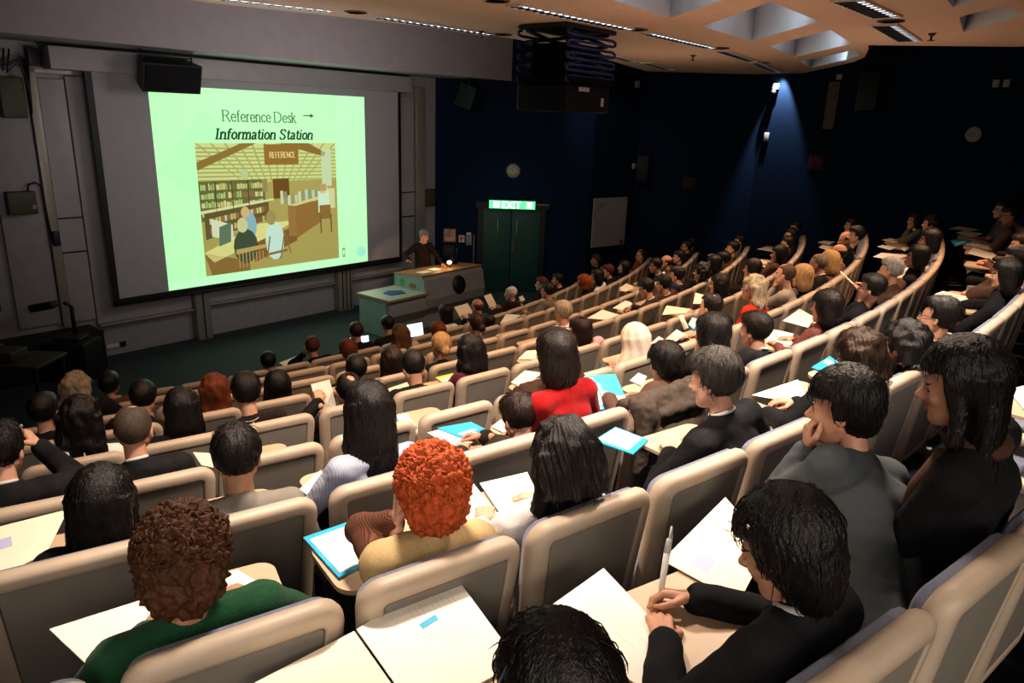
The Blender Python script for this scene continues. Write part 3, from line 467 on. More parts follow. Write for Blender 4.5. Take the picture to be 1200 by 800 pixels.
tag(front((-.5,-.1,.66), (-.37,.0,4.6), 'board_frame', steel, r=.01), 'tall grey metal board frame at the left of the boards', 'frame')
tag(front((7.14,-.1,.1), (7.42,.0,4.72), 'board_frame', steel, r=.01), 'tall grey metal board frame beside the blue wall', 'frame')
tag(front((-.5,-.1,4.52), (.4,-.01,4.62), 'board_frame', steel, r=.008), 'short grey cross frame above the narrow left board', 'frame')
tag(front((-1.1,-.06,.72), (-.52,-.005,4.6), 'wall_cabinet_door', wall_grey, r=.01), 'plain grey panel door at the left end of the front wall', 'panel')
# wall fittings
root = front_root(-.83, 2.5, 'junction_box', 'olive grey junction box with cable on the left grey panel', 'box'); bpy.context.view_layer.update()
olive = mat('olive_box', (.075,.075,.04), .5, noise=.1)
kid(front((-1.02,-.2,2.49), (-.64,-.06,2.83), 'box_body', olive, r=.015), root)
b = MB(); b.tube([FM @ Vector(p) for p in ((-.72,-.13,2.83),(-.70,-.13,2.92),(-.6,-.1,2.95),(-.52,-.09,2.9),(-.5,-.1,2.4),(-.48,-.1,2.0))], .014); kid(b.build('cable', black_plastic), root)
kid(front((-.71,-.207,2.57), (-.66,-.198,2.63), 'warning_mark', mat('pale_sticker', (.35,.3,.25), .6)), root)
tag(front((-.9,-.2,3.88), (-.58,-.06,4.44), 'wall_box', olive, r=.015), 'larger olive wall box high at the far left', 'box')
root = front_root(7.58, 2.06, 'thermostat_box', 'small olive box on the grey wall beside the blue wall', 'box'); bpy.context.view_layer.update()
kid(front((7.46,-.12,2.08), (7.72,-.0,2.47), 'box_body', olive, r=.01), root); kid(front((7.5,-.126,2.3), (7.55,-.118,2.35), 'indicator', mat('red_lamp', (.3,.03,.02), .4)), root)
root = front_root(.39, .12, 'wall_socket', 'dark wall socket low on the grey panel below left board', 'socket'); bpy.context.view_layer.update()
kid(front((.35,-.03,.12), (.44,.0,.21), 'socket_plate', dark_metal, r=.004), root); kid(front((.12,-.02,.13), (.32,.0,.2), 'cover_plate', white_pl, r=.003), root)
b = MB()
for s_ in range(5):
    b.tube([FM @ Vector(p) for p in ((-.95+.07*s_,-.1,4.82),(-.98+.05*s_,-.24,4.58-.02*s_),(-.8+.06*s_,-.24,4.60+.03*s_),(-.62+.03*s_,-.24,4.7),(-.545,-.24,4.35-.1*s_))], .014)
tag(b.build('cable_bundle', black_plastic), 'tangle of black cables high in the left corner', 'cable')
tag(front((-.46,-.16,4.65), (-.29,-.02,4.86), 'wall_bracket', dark_metal, r=.01), 'dark bracket plate left of the screen housing', 'bracket')
tag(front((-.48,-.17,1.98), (-.39,-.09,2.2), 'latch', dark_metal, r=.01), 'black latch on the tall left board frame', 'latch')

# projection screen
scr = front_root(3.4, .94, 'projection_screen', 'large white projection screen showing the Reference Desk slide, lowered over the boards', 'screen'); bpy.context.view_layer.update()
fabric = mat('screen_fabric', (.40,.39,.40), .9, noise=.03, scale=8)
SY = -.30
kid(front((.28,SY,.97), (6.46,SY+.006,4.62), 'screen_fabric', fabric), scr)
b = MB()
for lo, hi in (((.22,SY-.002,.94),(.32,SY+.008,4.62)), ((6.43,SY-.002,.94),(6.51,SY+.008,4.62)), ((.22,SY-.002,.94),(6.51,SY+.008,1.03))): b.box(lo, hi, FM)
kid(b.build('screen_border', black_plastic), scr)
b = MB(); b.tube([FM @ Vector((.22,SY+.003,.935)), FM @ Vector((6.51,SY+.003,.935))], .028); kid(b.build('weight_bar', black_plastic), scr)
kid(front((-.27,-.42,4.58), (6.72,-.05,4.90), 'screen_housing', panel_grey, r=.012), scr)

# the slide: flat coloured shapes of light on the screen
EM = {}
def glow(col, st=1.0):
    k = (tuple(col), st)
    if k not in EM: EM[k] = mat('slide_light', col, .9, emit=st, spec=0)
    return EM[k]
BG = glow((.37,.76,.38), 1.0)
slide = MB(); sm = []
def mslot(m):
    if m not in sm: sm.append(m)
    return sm.index(m)
def flat(mb, poly, d, m): mb.add([FM @ Vector((1.145+(x-1.27)*.972, SY-.004-d*.0006, 1.04+(z-.98)*.977)) for x, z in poly], [tuple(range(len(poly)))], mslot(m))
def rect(mb, x0, z0, x1, z1, d, m): flat(mb, [(x0,z0),(x1,z0),(x1,z1),(x0,z1)], d, m)
rect(slide, 1.27, .98, 5.77, 4.46, 0, BG)
# faint large diamond and paler right side
flat(slide, [(1.27,3.05),(2.2,4.1),(2.75,3.5),(1.9,2.6)], 1, glow((.34,.70,.36)))
rect(slide, 5.05, .98, 5.77, 4.46, 1, glow((.385,.78,.41)))
rect(slide, 1.27, .98, 5.05, 1.12, 1, glow((.40,.79,.44)))
TX = glow((.08,.13,.10), .6)
# text: serif letters drawn with strokes, x height 1
GL = {
'R':([[(0,0),(0,1.45)],[(0,1.45),(.5,1.45),(.72,1.25),(.72,.98),(.5,.78),(0,.78)],[(.4,.78),(.85,0)]],1.0,[(0,0),(0,1.45),(.85,0)]),
'D':([[(0,0),(0,1.45)],[(0,1.45),(.5,1.45),(.9,1.1),(.9,.35),(.5,0),(0,0)]],1.12,[(0,0),(0,1.45)]),
'I':([[(.1,0),(.1,1.45)]],.42,[(.1,0),(.1,1.45)]),
'S':([[(.68,1.2),(.5,1.45),(.2,1.45),(.03,1.2),(.12,.95),(.55,.62),(.68,.35),(.5,0),(.18,0),(0,.28)]],.85,[]),
'e':([[(.05,.52),(.62,.52),(.58,.8),(.35,1.0),(.1,.8),(.04,.4),(.2,.05),(.42,0),(.62,.18)]],.72,[]),
'f':([[(.18,0),(.18,1.15),(.3,1.45),(.5,1.45)],[(0,.95),(.42,.95)]],.5,[(.18,0)]),
'r':([[(.1,0),(.1,1.0)],[(.1,.7),(.28,.98),(.46,.95)]],.5,[(.1,0)]),
'n':([[(.08,0),(.08,1.0)],[(.08,.75),(.3,1.0),(.52,.9),(.56,.7),(.56,0)]],.74,[(.08,0),(.56,0)]),
'c':([[(.58,.78),(.4,1.0),(.15,.85),(.04,.5),(.15,.12),(.38,0),(.6,.2)]],.66,[]),
's':([[(.45,.8),(.3,1.0),(.1,.9),(.08,.7),(.4,.38),(.45,.15),(.25,0),(.03,.18)]],.55,[]),
'k':([[(.08,0),(.08,1.5)],[(.55,1.0),(.1,.48)],[(.25,.6),(.6,0)]],.72,[(.08,0),(.6,0)]),
'o':([[(.32,1.0),(.1,.82),(.04,.5),(.1,.18),(.32,0),(.54,.18),(.6,.5),(.54,.82),(.32,1.0)]],.72,[]),
'm':([[(.08,0),(.08,1.0)],[(.08,.75),(.28,1.0),(.46,.9),(.48,.7),(.48,0)],[(.48,.75),(.68,1.0),(.86,.9),(.9,.7),(.9,0)]],1.06,[(.08,0),(.48,0),(.9,0)]),
'a':([[(.08,.8),(.25,1.0),(.44,.9),(.48,.7),(.48,.12),(.6,0)],[(.48,.6),(.15,.45),(.06,.2),(.2,0),(.48,.2)]],.66,[]),
't':([[(.2,1.35),(.2,.2),(.32,0),(.46,.08)],[(0,.98),(.42,.98)]],.48,[]),
'i':([[(.12,0),(.12,1.0)],[(.12,1.32),(.12,1.42)]],.34,[(.12,0)]),
'E':([[(0,0),(0,1.4)],[(0,1.4),(.7,1.4)],[(0,.72),(.55,.72)],[(0,0),(.72,0)]],.9,[]),
'F':([[(0,0),(0,1.4)],[(0,1.4),(.7,1.4)],[(0,.72),(.55,.72)]],.85,[]),
'N':([[(0,0),(0,1.4)],[(0,1.4),(.8,0)],[(.8,0),(.8,1.4)]],1.05,[]),
'C':([[(.8,1.15),(.5,1.4),(.15,1.2),(0,.7),(.15,.2),(.5,0),(.8,.25)]],.98,[]),
}
def write(mb, txt, x, z, sx, sz, w, m, slant=0., d=3, put=None):
    pen = 0; lift = d
    put = put or flat
    for ch in txt:
        if ch == ' ': pen += .45; continue
        st, adv, ser = GL[ch]
        T = lambda p: (x+(pen+p[0])*sx+slant*p[1]*sz, z+p[1]*sz)
        for line in st:
            q = [T(p) for p in line]
            for (x0,z0),(x1,z1) in zip(q, q[1:]):
                dx, dz = x1-x0, z1-z0; Ln = math.hypot(dx, dz) or 1; ww = w*(.6+.5*abs(dz)/Ln)
                nx, nz = -dz/Ln*ww/2, dx/Ln*ww/2; ex, ez = dx/Ln*w*.2, dz/Ln*w*.2
                put(mb, [(x0-ex+nx,z0-ez+nz),(x0-ex-nx,z0-ez-nz),(x1+ex-nx,z1+ez-nz),(x1+ex+nx,z1+ez+nz)], lift, m)
        for p in ser:
            px, pz = T(p); put(mb, [(px-.2*sx,pz-w*.25),(px+.2*sx,pz-w*.25),(px+.2*sx,pz+w*.25),(px-.2*sx,pz+w*.25)], lift, m)
        pen += adv+.03
    return x+pen*sx
xe = write(slide, 'Reference Desk', 2.56, 3.91, .150, .130, .026, glow((.13,.22,.15), .6))
rect(slide, 4.25, 4.04, 4.43, 4.062, 3, TX); flat(slide, [(4.41,4.005),(4.50,4.05),(4.41,4.095)], 3, TX)
write(slide, 'Information Station', 2.39, 3.60, .170, .122, .036, glow((.04,.075,.05), .6), slant=.22)
# photograph of a library reading room on the slide: u 2.0..5.03, z 1.12..3.49
def pic(poly, col, d): flat(slide, [(1.985+x*3.005, 1.145+y*2.385) for x, y in poly], d, glow(col, .9))
def prc(x0, y0, x1, y1, col, d): pic([(x0,y0),(x1,y0),(x1,y1),(x0,y1)], col, d)
prc(0,0,1,1,(.30,.27,.09),2)                                          # floor tone
prc(0,.70,1,1,(.42,.48,.20),3)                                         # luminous ceiling
for i in range(9):
    y = .72+.03*i; pic([(0,y),(1,y-.02),(1,y-.012),(0,y+.01)], (.26,.27,.09), 4)
for i in range(12): pic([(.09*i,1),(.09*i+.015,1),(.30+.04*i,.7),(.29+.04*i,.7)], (.30,.32,.12), 4)
pic([(0,.86),(.30,1),(.40,1),(0,.80)], (.20,.14,.04), 5); pic([(.55,1),(.78,1),(.92,.92),(.90,.89)], (.20,.13,.04), 5)
prc(.88,.64,.96,.95,(.40,.50,.30),5); prc(.28,.72,.33,.80,(.34,.42,.2),5)
prc(.45,.83,.70,.99,(.22,.13,.03),6)
write(slide, 'REFERENCE', 1.985+.49*3.005, 1.145+.885*2.385, .066, .075, .014, glow((.55,.50,.25), .9), d=8)
prc(.0,.42,.44,.72,(.12,.12,.04),5)                                    # bookcases
r2 = random.Random(3)
for row_ in range(4):
    x = .01
    while x < .42:
        wd = r2.uniform(.008,.022); y = .455+.066*row_
        c = r2.choice([(.38,.40,.14),(.20,.14,.05),(.30,.42,.16),(.14,.12,.05),(.46,.44,.22),(.24,.34,.12)])
        prc(x, y, x+wd, y+r2.uniform(.035,.052), c, 6); x += wd+.003
for x in (.1,.21,.32): prc(x,.44,x+.008,.72,(.08,.07,.03),7)
pic([(0,.50),(.5,.565),(.5,.55),(0,.475)], (.48,.50,.26), 7)
pic([(.02,.28),(.46,.40),(.46,.54),(.02,.48)], (.10,.09,.035), 7)
for row_ in range(2):
    x = .05
    while x < .45:
        y = .32+.075*row_+.18*(x-.05)
        c = r2.choice([(.30,.12,.05),(.36,.34,.14),(.18,.10,.04),(.42,.42,.24),(.35,.40,.10)])
        prc(x, y, x+.016, y+.045, c, 8); x += .02
prc(.50,.56,.62,.72,(.13,.07,.02),6); prc(.42,.62,.46,.72,(.22,.2,.08),6)
for i in range(16): # far readers
    x = .55+.027*i; y = .50+.02*r2.random(); prc(x, y, x+.022, y+.07+.05*r2.random(), r2.choice([(.36,.44,.30),(.14,.10,.05),(.45,.46,.26),(.20,.24,.16)]), 7)
pic([(.0,.18),(.38,.37),(.66,.37),(.40,.24),(.06,.10)], (.50,.50,.20), 9)          # desk tops
pic([(.0,.18),(.30,.08),(.30,.0),(.04,.0)], (.20,.13,.04), 9); pic([(.30,.20),(.66,.33),(.66,.20),(.34,.06)], (.17,.10,.03), 9)
pic([(.60,.24),(.66,.24),(.66,.52),(.60,.50)], (.24,.15,.05), 10); pic([(.66,.22),(.86,.34),(.86,.52),(.66,.52)], (.22,.13,.04), 10)
pic([(.60,.50),(.86,.56),(.88,.54),(.66,.49)], (.46,.44,.2), 11)
prc(.84,.42,.93,.60,(.44,.58,.44),11); prc(.86,.58,.91,.66,(.36,.26,.12),11); prc(.92,.45,.98,.62,(.46,.48,.26),11)
prc(.85,.36,.94,.48,(.20,.13,.04),12); 
for x in (.85,.935): prc(x,.24,x+.012,.40,(.16,.10,.03),12)
pic([(.06,.30),(.20,.26),(.20,.38),(.06,.44)], (.46,.52,.36), 10); pic([(.10,.22),(.18,.25),(.19,.40),(.11,.37)], (.10,.16,.10), 12)
def blob(cx, cy, rx, ry, col, d, n=14): pic([(cx+rx*math.cos(2*math.pi*i/n), cy+ry*math.sin(2*math.pi*i/n)) for i in range(n)], col, d)
blob(.31,.36,.055,.12,(.20,.34,.36),12); blob(.29,.47,.03,.045,(.44,.34,.16),13)
blob(.28,.20,.085,.14,(.055,.075,.045),13); blob(.265,.37,.038,.06,(.42,.44,.22),14)
blob(.49,.22,.07,.16,(.40,.56,.46),13); blob(.47,.41,.037,.06,(.26,.22,.09),14)
pic([(.21,.14),(.42,.17),(.42,.20),(.21,.18)], (.36,.28,.10), 15)
for i in range(8): prc(.225+.024*i,.03,.233+.024*i,.15,(.32,.24,.09),15)
for pts in ([(.42,.08),(.45,.26),(.46,.26),(.43,.08)], [(.52,.06),(.56,.28),(.57,.28),(.53,.06)], [(.42,.10),(.58,.12),(.58,.14),(.42,.12)], [(.56,.3),(.6,.1),(.61,.1),(.57,.3)]): pic(pts, (.20,.13,.05), 15)
prc(1.03,.0,1.055,.085,(.20,.30,.18),3); prc(1.035,.02,1.05,.065,(.46,.75,.5),4)
for i in range(4): prc(1.075+.03*i,.04,1.095+.03*i,.05,(.36,.62,.42),3)
blob(1.2,.03,.05,.05,(.30,.66,.52),3)
kid(slide.build('projected_slide', sm), scr)

# soffit over the boards
b = MB(); b.box((-3.2,-1.3,4.95), (12.6,.3,6.2), FM)
struct(b.build('ceiling_soffit', mat('soffit_paint', (.36,.33,.35), .8, noise=.04, scale=5)))
tag(front((-.3,-.14,4.905), (6.9,-.09,4.945), 'curtain_rail', dark_metal, r=.006), 'thin dark rail under the soffit above the screen housing', 'rail')

# blue side walls, folded like a screen
P1 = (-1.968, 17.683); e88 = (math.sin(R(88)), math.cos(R(88))); P2 = (P1[0]+3.74*e88[0], P1[1]+3.74*e88[1])
P3 = (2.95, 18.75); P4 = (5.75, 18.25); P4b = (5.75, 18.25); P5 = (8.15, 16.3); P6 = (12.6, 11.3); P7 = (13.2, -3)
BW = {}
for nm, p, q in (('wall_stage', P1, P2), ('wall_right_a', P2, P3), ('wall_right_b', P3, P4), ('wall_right_c', P4, P5), ('wall_right_d', P5, P6), ('wall_right_e', P6, P7)):
    w, M, L = wall_mb(p, q, -.2, 6.2, .2); struct(w.build(nm, blue_wall)); BW[nm] = (M, L)
w, M, L = wall_mb((-16,8.5), tuple((FA-FE*3.2).xy), -.2, 6.2); struct(w.build('wall_left', mat('dark_wall', (.03,.03,.032), .9)))
w, M, L = wall_mb((-6.2,-4), (-16,2), -.2, 6.2); struct(w.build('wall_back_left', mat('dark_wall', (.03,.03,.032), .9)))
w, M, L = wall_mb((-16,2), (-16,8.5), -.2, 6.2); struct(w.build('wall_aisle', mat('dark_wall', (.03,.03,.032), .9)))
w, M, L = wall_mb((13.2,-3.9), (-6.2,-3.9), -.2, 6.2); struct(w.build('wall_back', mat('dark_wall', (.03,.03,.032), .9)))

# ceiling: upper slab and the lower wing with its coffers
b = MB(); b.prism([(-16.3,1),(-6,-4.3),(14,-4.3),(14,12),(8.5,17.5),(3,19.3),(-2,18.5),(-16.3,9.5)], 6.2, 6.4)
struct(b.build('ceiling', ceil_paint))
CH = 5.2
wing = [(-9.5,3.0),(-6.2,5.9),(-4.9,7.0),(-3.37,8.6),(-2.17,9.37),(-.71,10.41),(.35,11.73),(1.54,14.11),(2.08,15.37),(2.70,16.75),(4.87,16.55),(5.67,15.72),(5.44,12.85),(5.21,11.92),(4.77,10.83),(4.52,10.31),(5.44,10.09),(6.2,9.9),(8.6,7.2),(8.6,-3.8),(-9.5,-3.8)]
cof = [[(.24,6.55),(1.56,8.44),(1.80,7.03),(.79,5.28)], [(2.04,9.04),(3.0,10.31),(3.09,8.29),(2.22,7.17)], [(3.41,10.85),(4.28,12.34),(4.26,10.19),(3.47,8.93)], [(4.66,13.04),(5.31,14.38),(5.08,11.82),(4.62,10.89)], [(3.21,6.25),(3.83,7.13),(3.80,6.61),(3.24,5.85)], [(4.19,7.66),(4.86,8.74),(4.65,7.42),(4.15,6.9)]]
V = []; polys = []
for poly in [wing]+cof: polys.append([Vector((x,y,0)) for x,y in poly]); V += [(x,y,CH) for x,y in poly]
T = tessellate_polygon(polys); b = MB(); b.add(V, [tuple(t) for t in T])
n = len(wing); b.add([(x,y,CH) for x,y in wing]+[(x,y,CH+.22) for x,y in wing], [(i,(i+1)%n,n+(i+1)%n,n+i) for i in range(n)])
b.add([(x,y,CH+.22) for x,y in wing], [tuple(range(n))]) if False else None
wl = b.build('ceiling_wing', ceil_paint); struct(wl)
for i, poly in enumerate(cof):
    n = len(poly); b = MB(); d = .42
    b.add([(x,y,CH) for x,y in poly]+[(x,y,CH+d) for x,y in poly], [(j,(j+1)%n,n+(j+1)%n,n+j) for j in range(n)]+[tuple(range(2*n-1,n-1,-1))])
    struct(b.build('ceiling_coffer', coffer_paint))
def at_wall(nm, x, z, d=0):
    M, L = BW[nm]; return M @ Matrix.Translation((x, -d, z))

# ------------------------------------------------------------------ ceiling fittings
lamp_white = mat('lamp_glow', (.75,.85,1.0), .5, emit=6.0)
lamp_warm = mat('warm_lamp_glow', (1.0,.62,.34), .5, emit=1.2)
louver = mat('louver_metal', (.10,.10,.11), .35, .6)
def ceiling_light(p, q, label, bright=lamp_white, wd=.17):
    p = Vector((*p, CH)); q = Vector((*q, CH)); d = (q-p); L = d.length; d.normalize()
    root = empty('ceiling_light', frame((p+q)/2, d.xy, (-d.y, d.x)), label, 'ceiling light', 'strip lights in the lower ceiling')
    b = MB()
    for lo, hi in (((-L/2,-wd/2-.02,-.02),(L/2,-wd/2,.0)), ((-L/2,wd/2,-.02),(L/2,wd/2+.02,.0)), ((-L/2-.02,-wd/2-.02,-.02),(-L/2,wd/2+.02,.0)), ((L/2,-wd/2-.02,-.02),(L/2+.02,wd/2+.02,.0))): b.box(lo, hi)
    b.build('light_frame', white_pl, root)
    b = MB(); b.box((-L/2,-wd/2,-.006), (L/2,wd/2,-.002)); b.build('reflector', louver, root)
    b = MB(); b.box((-L/2,-wd/2+.02,-.012), (L/2,-wd/2+.075,-.007)); b.build('lamp_tube', bright, root)
    b = MB(); n = max(4, int(L/.11))
    for i in range(n): x = -L/2+(i+.5)*L/n; b.box((x-.012,-wd/2,-.02), (x+.012,wd/2,-.004))
    s = b.build('louver_slats', louver, root)
    return root
FL = [((-3.22,8.1),(-2.18,8.81),'nearest white strip light above the left end of the screen'), ((-1.7,9.17),(-.49,10.54),'white strip light above the right part of the screen'),
      ((-.1,7.88),(1.24,9.44),'white strip light left of the hanging projector lift'), ((1.53,9.8),(2.68,11.25),'strip light just right of the projector lift'),
      ((2.96,11.68),(3.9,13.21),'dim strip light under the third coffer'), ((4.05,13.52),(5.0,15.3),'last dim strip light next to the spotlit wall'),
      ((1.35,12.94),(1.98,14.11),'faint strip light behind the projector lift'), ((2.28,14.37),(3.0,15.8),'faintest strip light at the blue wall corner'),
      ((2.78,6.89),(3.55,7.77),'broad strip light at the upper right of the ceiling'), ((3.77,8.31),(4.71,9.61),'short wide strip light nearest the ceiling step')]
for i, (p, q, l) in enumerate(FL):
    ceiling_light(p, q, l, lamp_white if i < 4 else mat('dim_lamp_glow', (.7,.75,.85), .5, emit=(1.2 if i < 8 else 2.0)), .17 if i < 8 else .24)
for i, (x, y, l, on) in enumerate([(-1.89,8.87,'round ceiling downlight between the first two strip lights',0), (-.28,10.57,'round ceiling downlight left of the projector lift',0), (1.37,9.49,'round ceiling downlight right of the projector lift',1),
      (-.27,7.65,'round ceiling downlight at the top edge, left of centre',0), (2.85,11.31,'round ceiling downlight between two coffers and strip lights',0), (4.14,13.47,'farthest round ceiling downlight',1), (3.72,8.05,'amber round downlight between the two right strip lights',1)]):
    root = empty('downlight', Matrix.Translation((x,y,CH)), l, 'ceiling light', 'round downlights')
    b = MB(); b.lathe([(.13,-.012),(.13,.0),(.10,.0),(.10,-.012)][::-1], 20); b.build('trim_ring', mat('bronze_trim', (.16,.09,.05), .4), root)
    b = MB(); b.lathe([(.001,-.004),(.10,-.004),(.10,-.001)], 20); b.build('lamp_face', mat('amber_lamp', (1.0,.45,.16), .5, emit=.9 if on else .05), root)
for x, y, l in ((-.55,10.3,'small sprinkler head left of the projector lift'), (2.75,12.6,'small sprinkler head before the blue wall'), (4.6,8.9,'small sprinkler head at right of the ceiling')):
    root = empty('sprinkler', Matrix.Translation((x,y,CH)), l, 'sprinkler', 'ceiling sprinklers')
    b = MB(); b.lathe([(.04,0),(.035,-.02),(.012,-.03),(.012,-.07),(.04,-.075),(.04,-.08),(.002,-.085)], 12); b.build('sprinkler_head', mat('dull_brass', (.10,.08,.06), .4, .8), root)

# scissor lift with the projector
LX = frame((.55,9.62,CH), FE.xy, (-FE.y, FE.x))
root = empty('projector_lift', LX, 'black scissor lift with blue cables hanging from the ceiling, carrying a projector', 'projector lift'); 
b = MB(); b.box((-.52,-.36,-.05), (.52,.36,-.01)); b.build('top_plate', dark_metal, root)
b = MB()
for side in (-.30, .30):
    for j in range(4):
        z0, z1 = -.06-.13*j, -.19-.13*j
        for s in (1,-1):
            b.tube([(s*.42, side, z0), (-s*.42, side, z1)], .024, 6)
b.build('scissor_arms', black_plastic, root)
cab = mat('blue_cable', (.006,.016,.09), .6)
b = MB()
for side in (-.37,.37):
    pts = []
    for j in range(9):
        z = -.06-.065*j; s = 1 if j % 2 else -1
        pts += [(s*.44, side, z), (s*.50, side, z-.02), (s*.50, side, z-.05), (s*.44, side, z-.065)]
    b.tube(pts, .017, 6)
b.build('cable_loops', cab, root)
b = MB(); b.rbox((-.36,-.26,-.58), (.36,.26,-.20), .02); b.build('inner_shroud', mat('matte_black', (.003,.003,.004), .9, spec=.1), root)
b = MB(); b.box((-.5,-.4,-.64), (.5,.4,-.58)); b.build('lower_tray', mat('matte_black', (.003,.003,.004), .9, spec=.1), root)
pj = MB(); pj.rbox((-.44,-.36,-.98), (.46,.42,-.66), .03); p_ = pj.build('projector', mat('projector_case', (.004,.005,.008), .6, spec=.2), root)
b = MB(); b.lathe([(.09,0),(.10,.03),(.10,.10),(.08,.12),(.001,.10)], 20, Matrix.Translation((-.1,.40,-.82)) @ Matrix.Rotation(R(-90),4,'X')); b.build('lens', mat('lens_glass', (.03,.04,.06), .08), p_)
b = MB(); b.box((-.22,-.366,-.74), (.0,-.361,-.69)); b.box((.27,-.366,-.9), (.33,-.361,-.8)); b.build('rating_label', mat('grey_label', (.30,.30,.32), .6), p_)

# loudspeakers under the soffit
def loudspeaker(u, v, w_, h_, turn, label, col):
    M = Matrix.Translation(FA+FE*u+FN*v+Vector((0,0,4.95))) @ Matrix.Rotation(math.atan2(FE.y, FE.x)+R(turn), 4, 'Z')
    root = empty('loudspeaker', M, label, 'loudspeaker', 'loudspeakers under the soffit')
    b = MB(); b.tube([(-w_*.42,0,0),(-w_*.42,0,-.18)], .014); b.tube([(w_*.42,0,0),(w_*.42,0,-.18)], .014); b.box((-w_*.45,-.03,-.02), (w_*.45,.03,0)); b.tube([(-w_*.42,0,-.1),(w_*.42,0,-.1)], .01); b.build('mount_bracket', dark_metal, root)
    c = MB(); Mt = Matrix.Translation((0,0,-.15)) @ Matrix.Rotation(R(18),4,'X')
    c.prism([(-w_/2,-.2),(w_/2,-.2),(w_*.38,.22),(-w_*.38,.22)], -h_, 0, Mt); cb = c.build('cabinet', col, root)
    g = MB(); g.rbox((-w_/2+.03,-.215,-h_+.03), (w_/2-.03,-.19,-.03), .008, Mt); g.build('grille', mat('speaker_grille', (.006,.006,.007), .9, bump=.5, bscale=400), root)
    return root
loudspeaker(1.25, .85, .92, .44, 0, 'wide black loudspeaker hanging in front of the screen top', black_plastic)
loudspeaker(8.15, .9, .72, .5, 25, 'dark green-lit loudspeaker hanging before the blue wall', mat('speaker_black_green_lit', (.012,.022,.016), .5))  # black cabinet, the green light on it is put into its colour

# ------------------------------------------------------------------ stage wall: door, exit sign, clock, notices
def on_wall(nm, lo, hi, name, m, parent=None, r=0.):
    M, L = BW[nm]; b = MB(); lo2 = (lo[0], -hi[1], lo[2]); hi2 = (hi[0], -lo[1], hi[2])
    (b.rbox(lo2, hi2, r, M) if r else b.box(lo2, hi2, M)); o = b.build(name, m)
    if parent is not None: kid(o, parent)
    return o
def wroot(nm, x, z, name, label, cat, group=None):
    o = empty(name, at_wall(nm, x, z), label, cat, group); bpy.context.view_layer.update(); return o
WS = 'wall_stage'
green_door = mat('dark_green_door', (.010,.060,.048), .5, noise=.1, scale=12)
door = empty('door_1', at_wall(WS, 1.85, 0), 'dark green double door in a black frame below the lit exit sign', 'door'); door['kind'] = 'structure'; bpy.context.view_layer.update()
on_wall(WS, (1.03,.0,0), (1.15,.09,2.18), 'door_jamb', black_plastic, door); on_wall(WS, (2.55,.0,0), (2.67,.09,2.18), 'door_jamb', black_plastic, door)
on_wall(WS, (.98,.0,2.06), (2.74,.11,2.2), 'door_header', black_plastic, door)
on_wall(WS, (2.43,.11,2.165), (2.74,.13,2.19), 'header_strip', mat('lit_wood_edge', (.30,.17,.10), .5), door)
for x0, x1 in ((1.15,1.842),(1.858,2.55)): 
    lf = on_wall(WS, (x0,.0,0), (x1,.05,2.06), 'door_leaf', green_door, door, .006)
hm = mat('brass_green_handle', (.22,.42,.18), .3, .4)
for x in (1.52, 1.98):
    b = MB(); M = BW[WS][0]; b.tube([M @ Vector(p) for p in ((x,-.05,1.80),(x,-.10,1.78),(x,-.10,1.32),(x,-.05,1.30))], .014); kid(b.build('door_handle', hm), door)
on_wall(WS, (1.86,.05,1.0), (1.95,.062,1.26), 'lock_plate', mat('dull_plate', (.12,.12,.12), .4, .6), door)
sg = wroot(WS, 1.85, 2.03, 'exit_sign', 'green glowing exit sign box above the double door', 'sign')
on_wall(WS, (1.27,.02,2.04), (2.43,.14,2.27), 'sign_case', dark_metal, sg, .01)
on_wall(WS, (1.30,.14,2.06), (2.40,.146,2.25), 'sign_face', mat('exit_green', (.10,.85,.25), .5, emit=1.5), sg)
eb = MB()
def putw(mb, poly, d, m):
    M = BW[WS][0]; mb.add([M @ Vector((x,-.148-d*.0005,z)) for x, z in poly], [tuple(range(len(poly)))], 0)
GL['X'] = ([[(0,0),(.8,1.4)],[(0,1.4),(.8,0)]],1.0,[]); GL['T'] = ([[(0,1.4),(.9,1.4)],[(.45,1.4),(.45,0)]],1.05,[])
write(eb, 'EXIT', 1.62, 2.085, .13, .095, .026, None, d=1, put=putw)
putw(eb, [(1.40,2.09),(1.55,2.09),(1.55,2.22),(1.40,2.22)], 1, None); putw(eb, [(2.2,2.09),(2.33,2.09),(2.33,2.22),(2.2,2.22)], 1, None)
kid(eb.build('sign_lettering', mat('exit_white', (.85,1.0,.88), .5, emit=5.0)), sg)
ck = wroot(WS, 1.85, 2.94, 'wall_clock', 'round pale wall clock on the blue wall above the door', 'clock')
M = BW[WS][0] @ Matrix.Translation((1.85,0,2.94)) @ Matrix.Rotation(R(90),4,'X')
b = MB(); b.lathe([(.175,0),(.175,.035),(.165,.045),(.155,.04),(.155,.0)], 32, M); kid(b.build('clock_rim', mat('clock_rim', (.12,.11,.10), .4), None), ck)
b = MB(); b.lathe([(.002,.03),(.156,.03),(.156,.028)], 32, M); kid(b.build('clock_face', mat('clock_face', (.42,.38,.32), .6)), ck)
b = MB()
for a in range(12):
    Mr = M @ Matrix.Rotation(R(30*a),4,'Z'); b.box((-.006,.115,.031), (.006,.145,.033), Mr)
Mr = M @ Matrix.Rotation(R(55),4,'Z'); b.box((-.008,0,.034), (.008,.085,.036), Mr)
Mr = M @ Matrix.Rotation(R(5),4,'Z'); b.box((-.005,0,.036), (.005,.12,.038), Mr); kid(b.build('clock_hands', black_plastic), ck)
pn = wroot(WS, .36, 1.19, 'framed_notice', 'square framed picture in warm-lit colours on the blue wall behind lectern', 'picture')
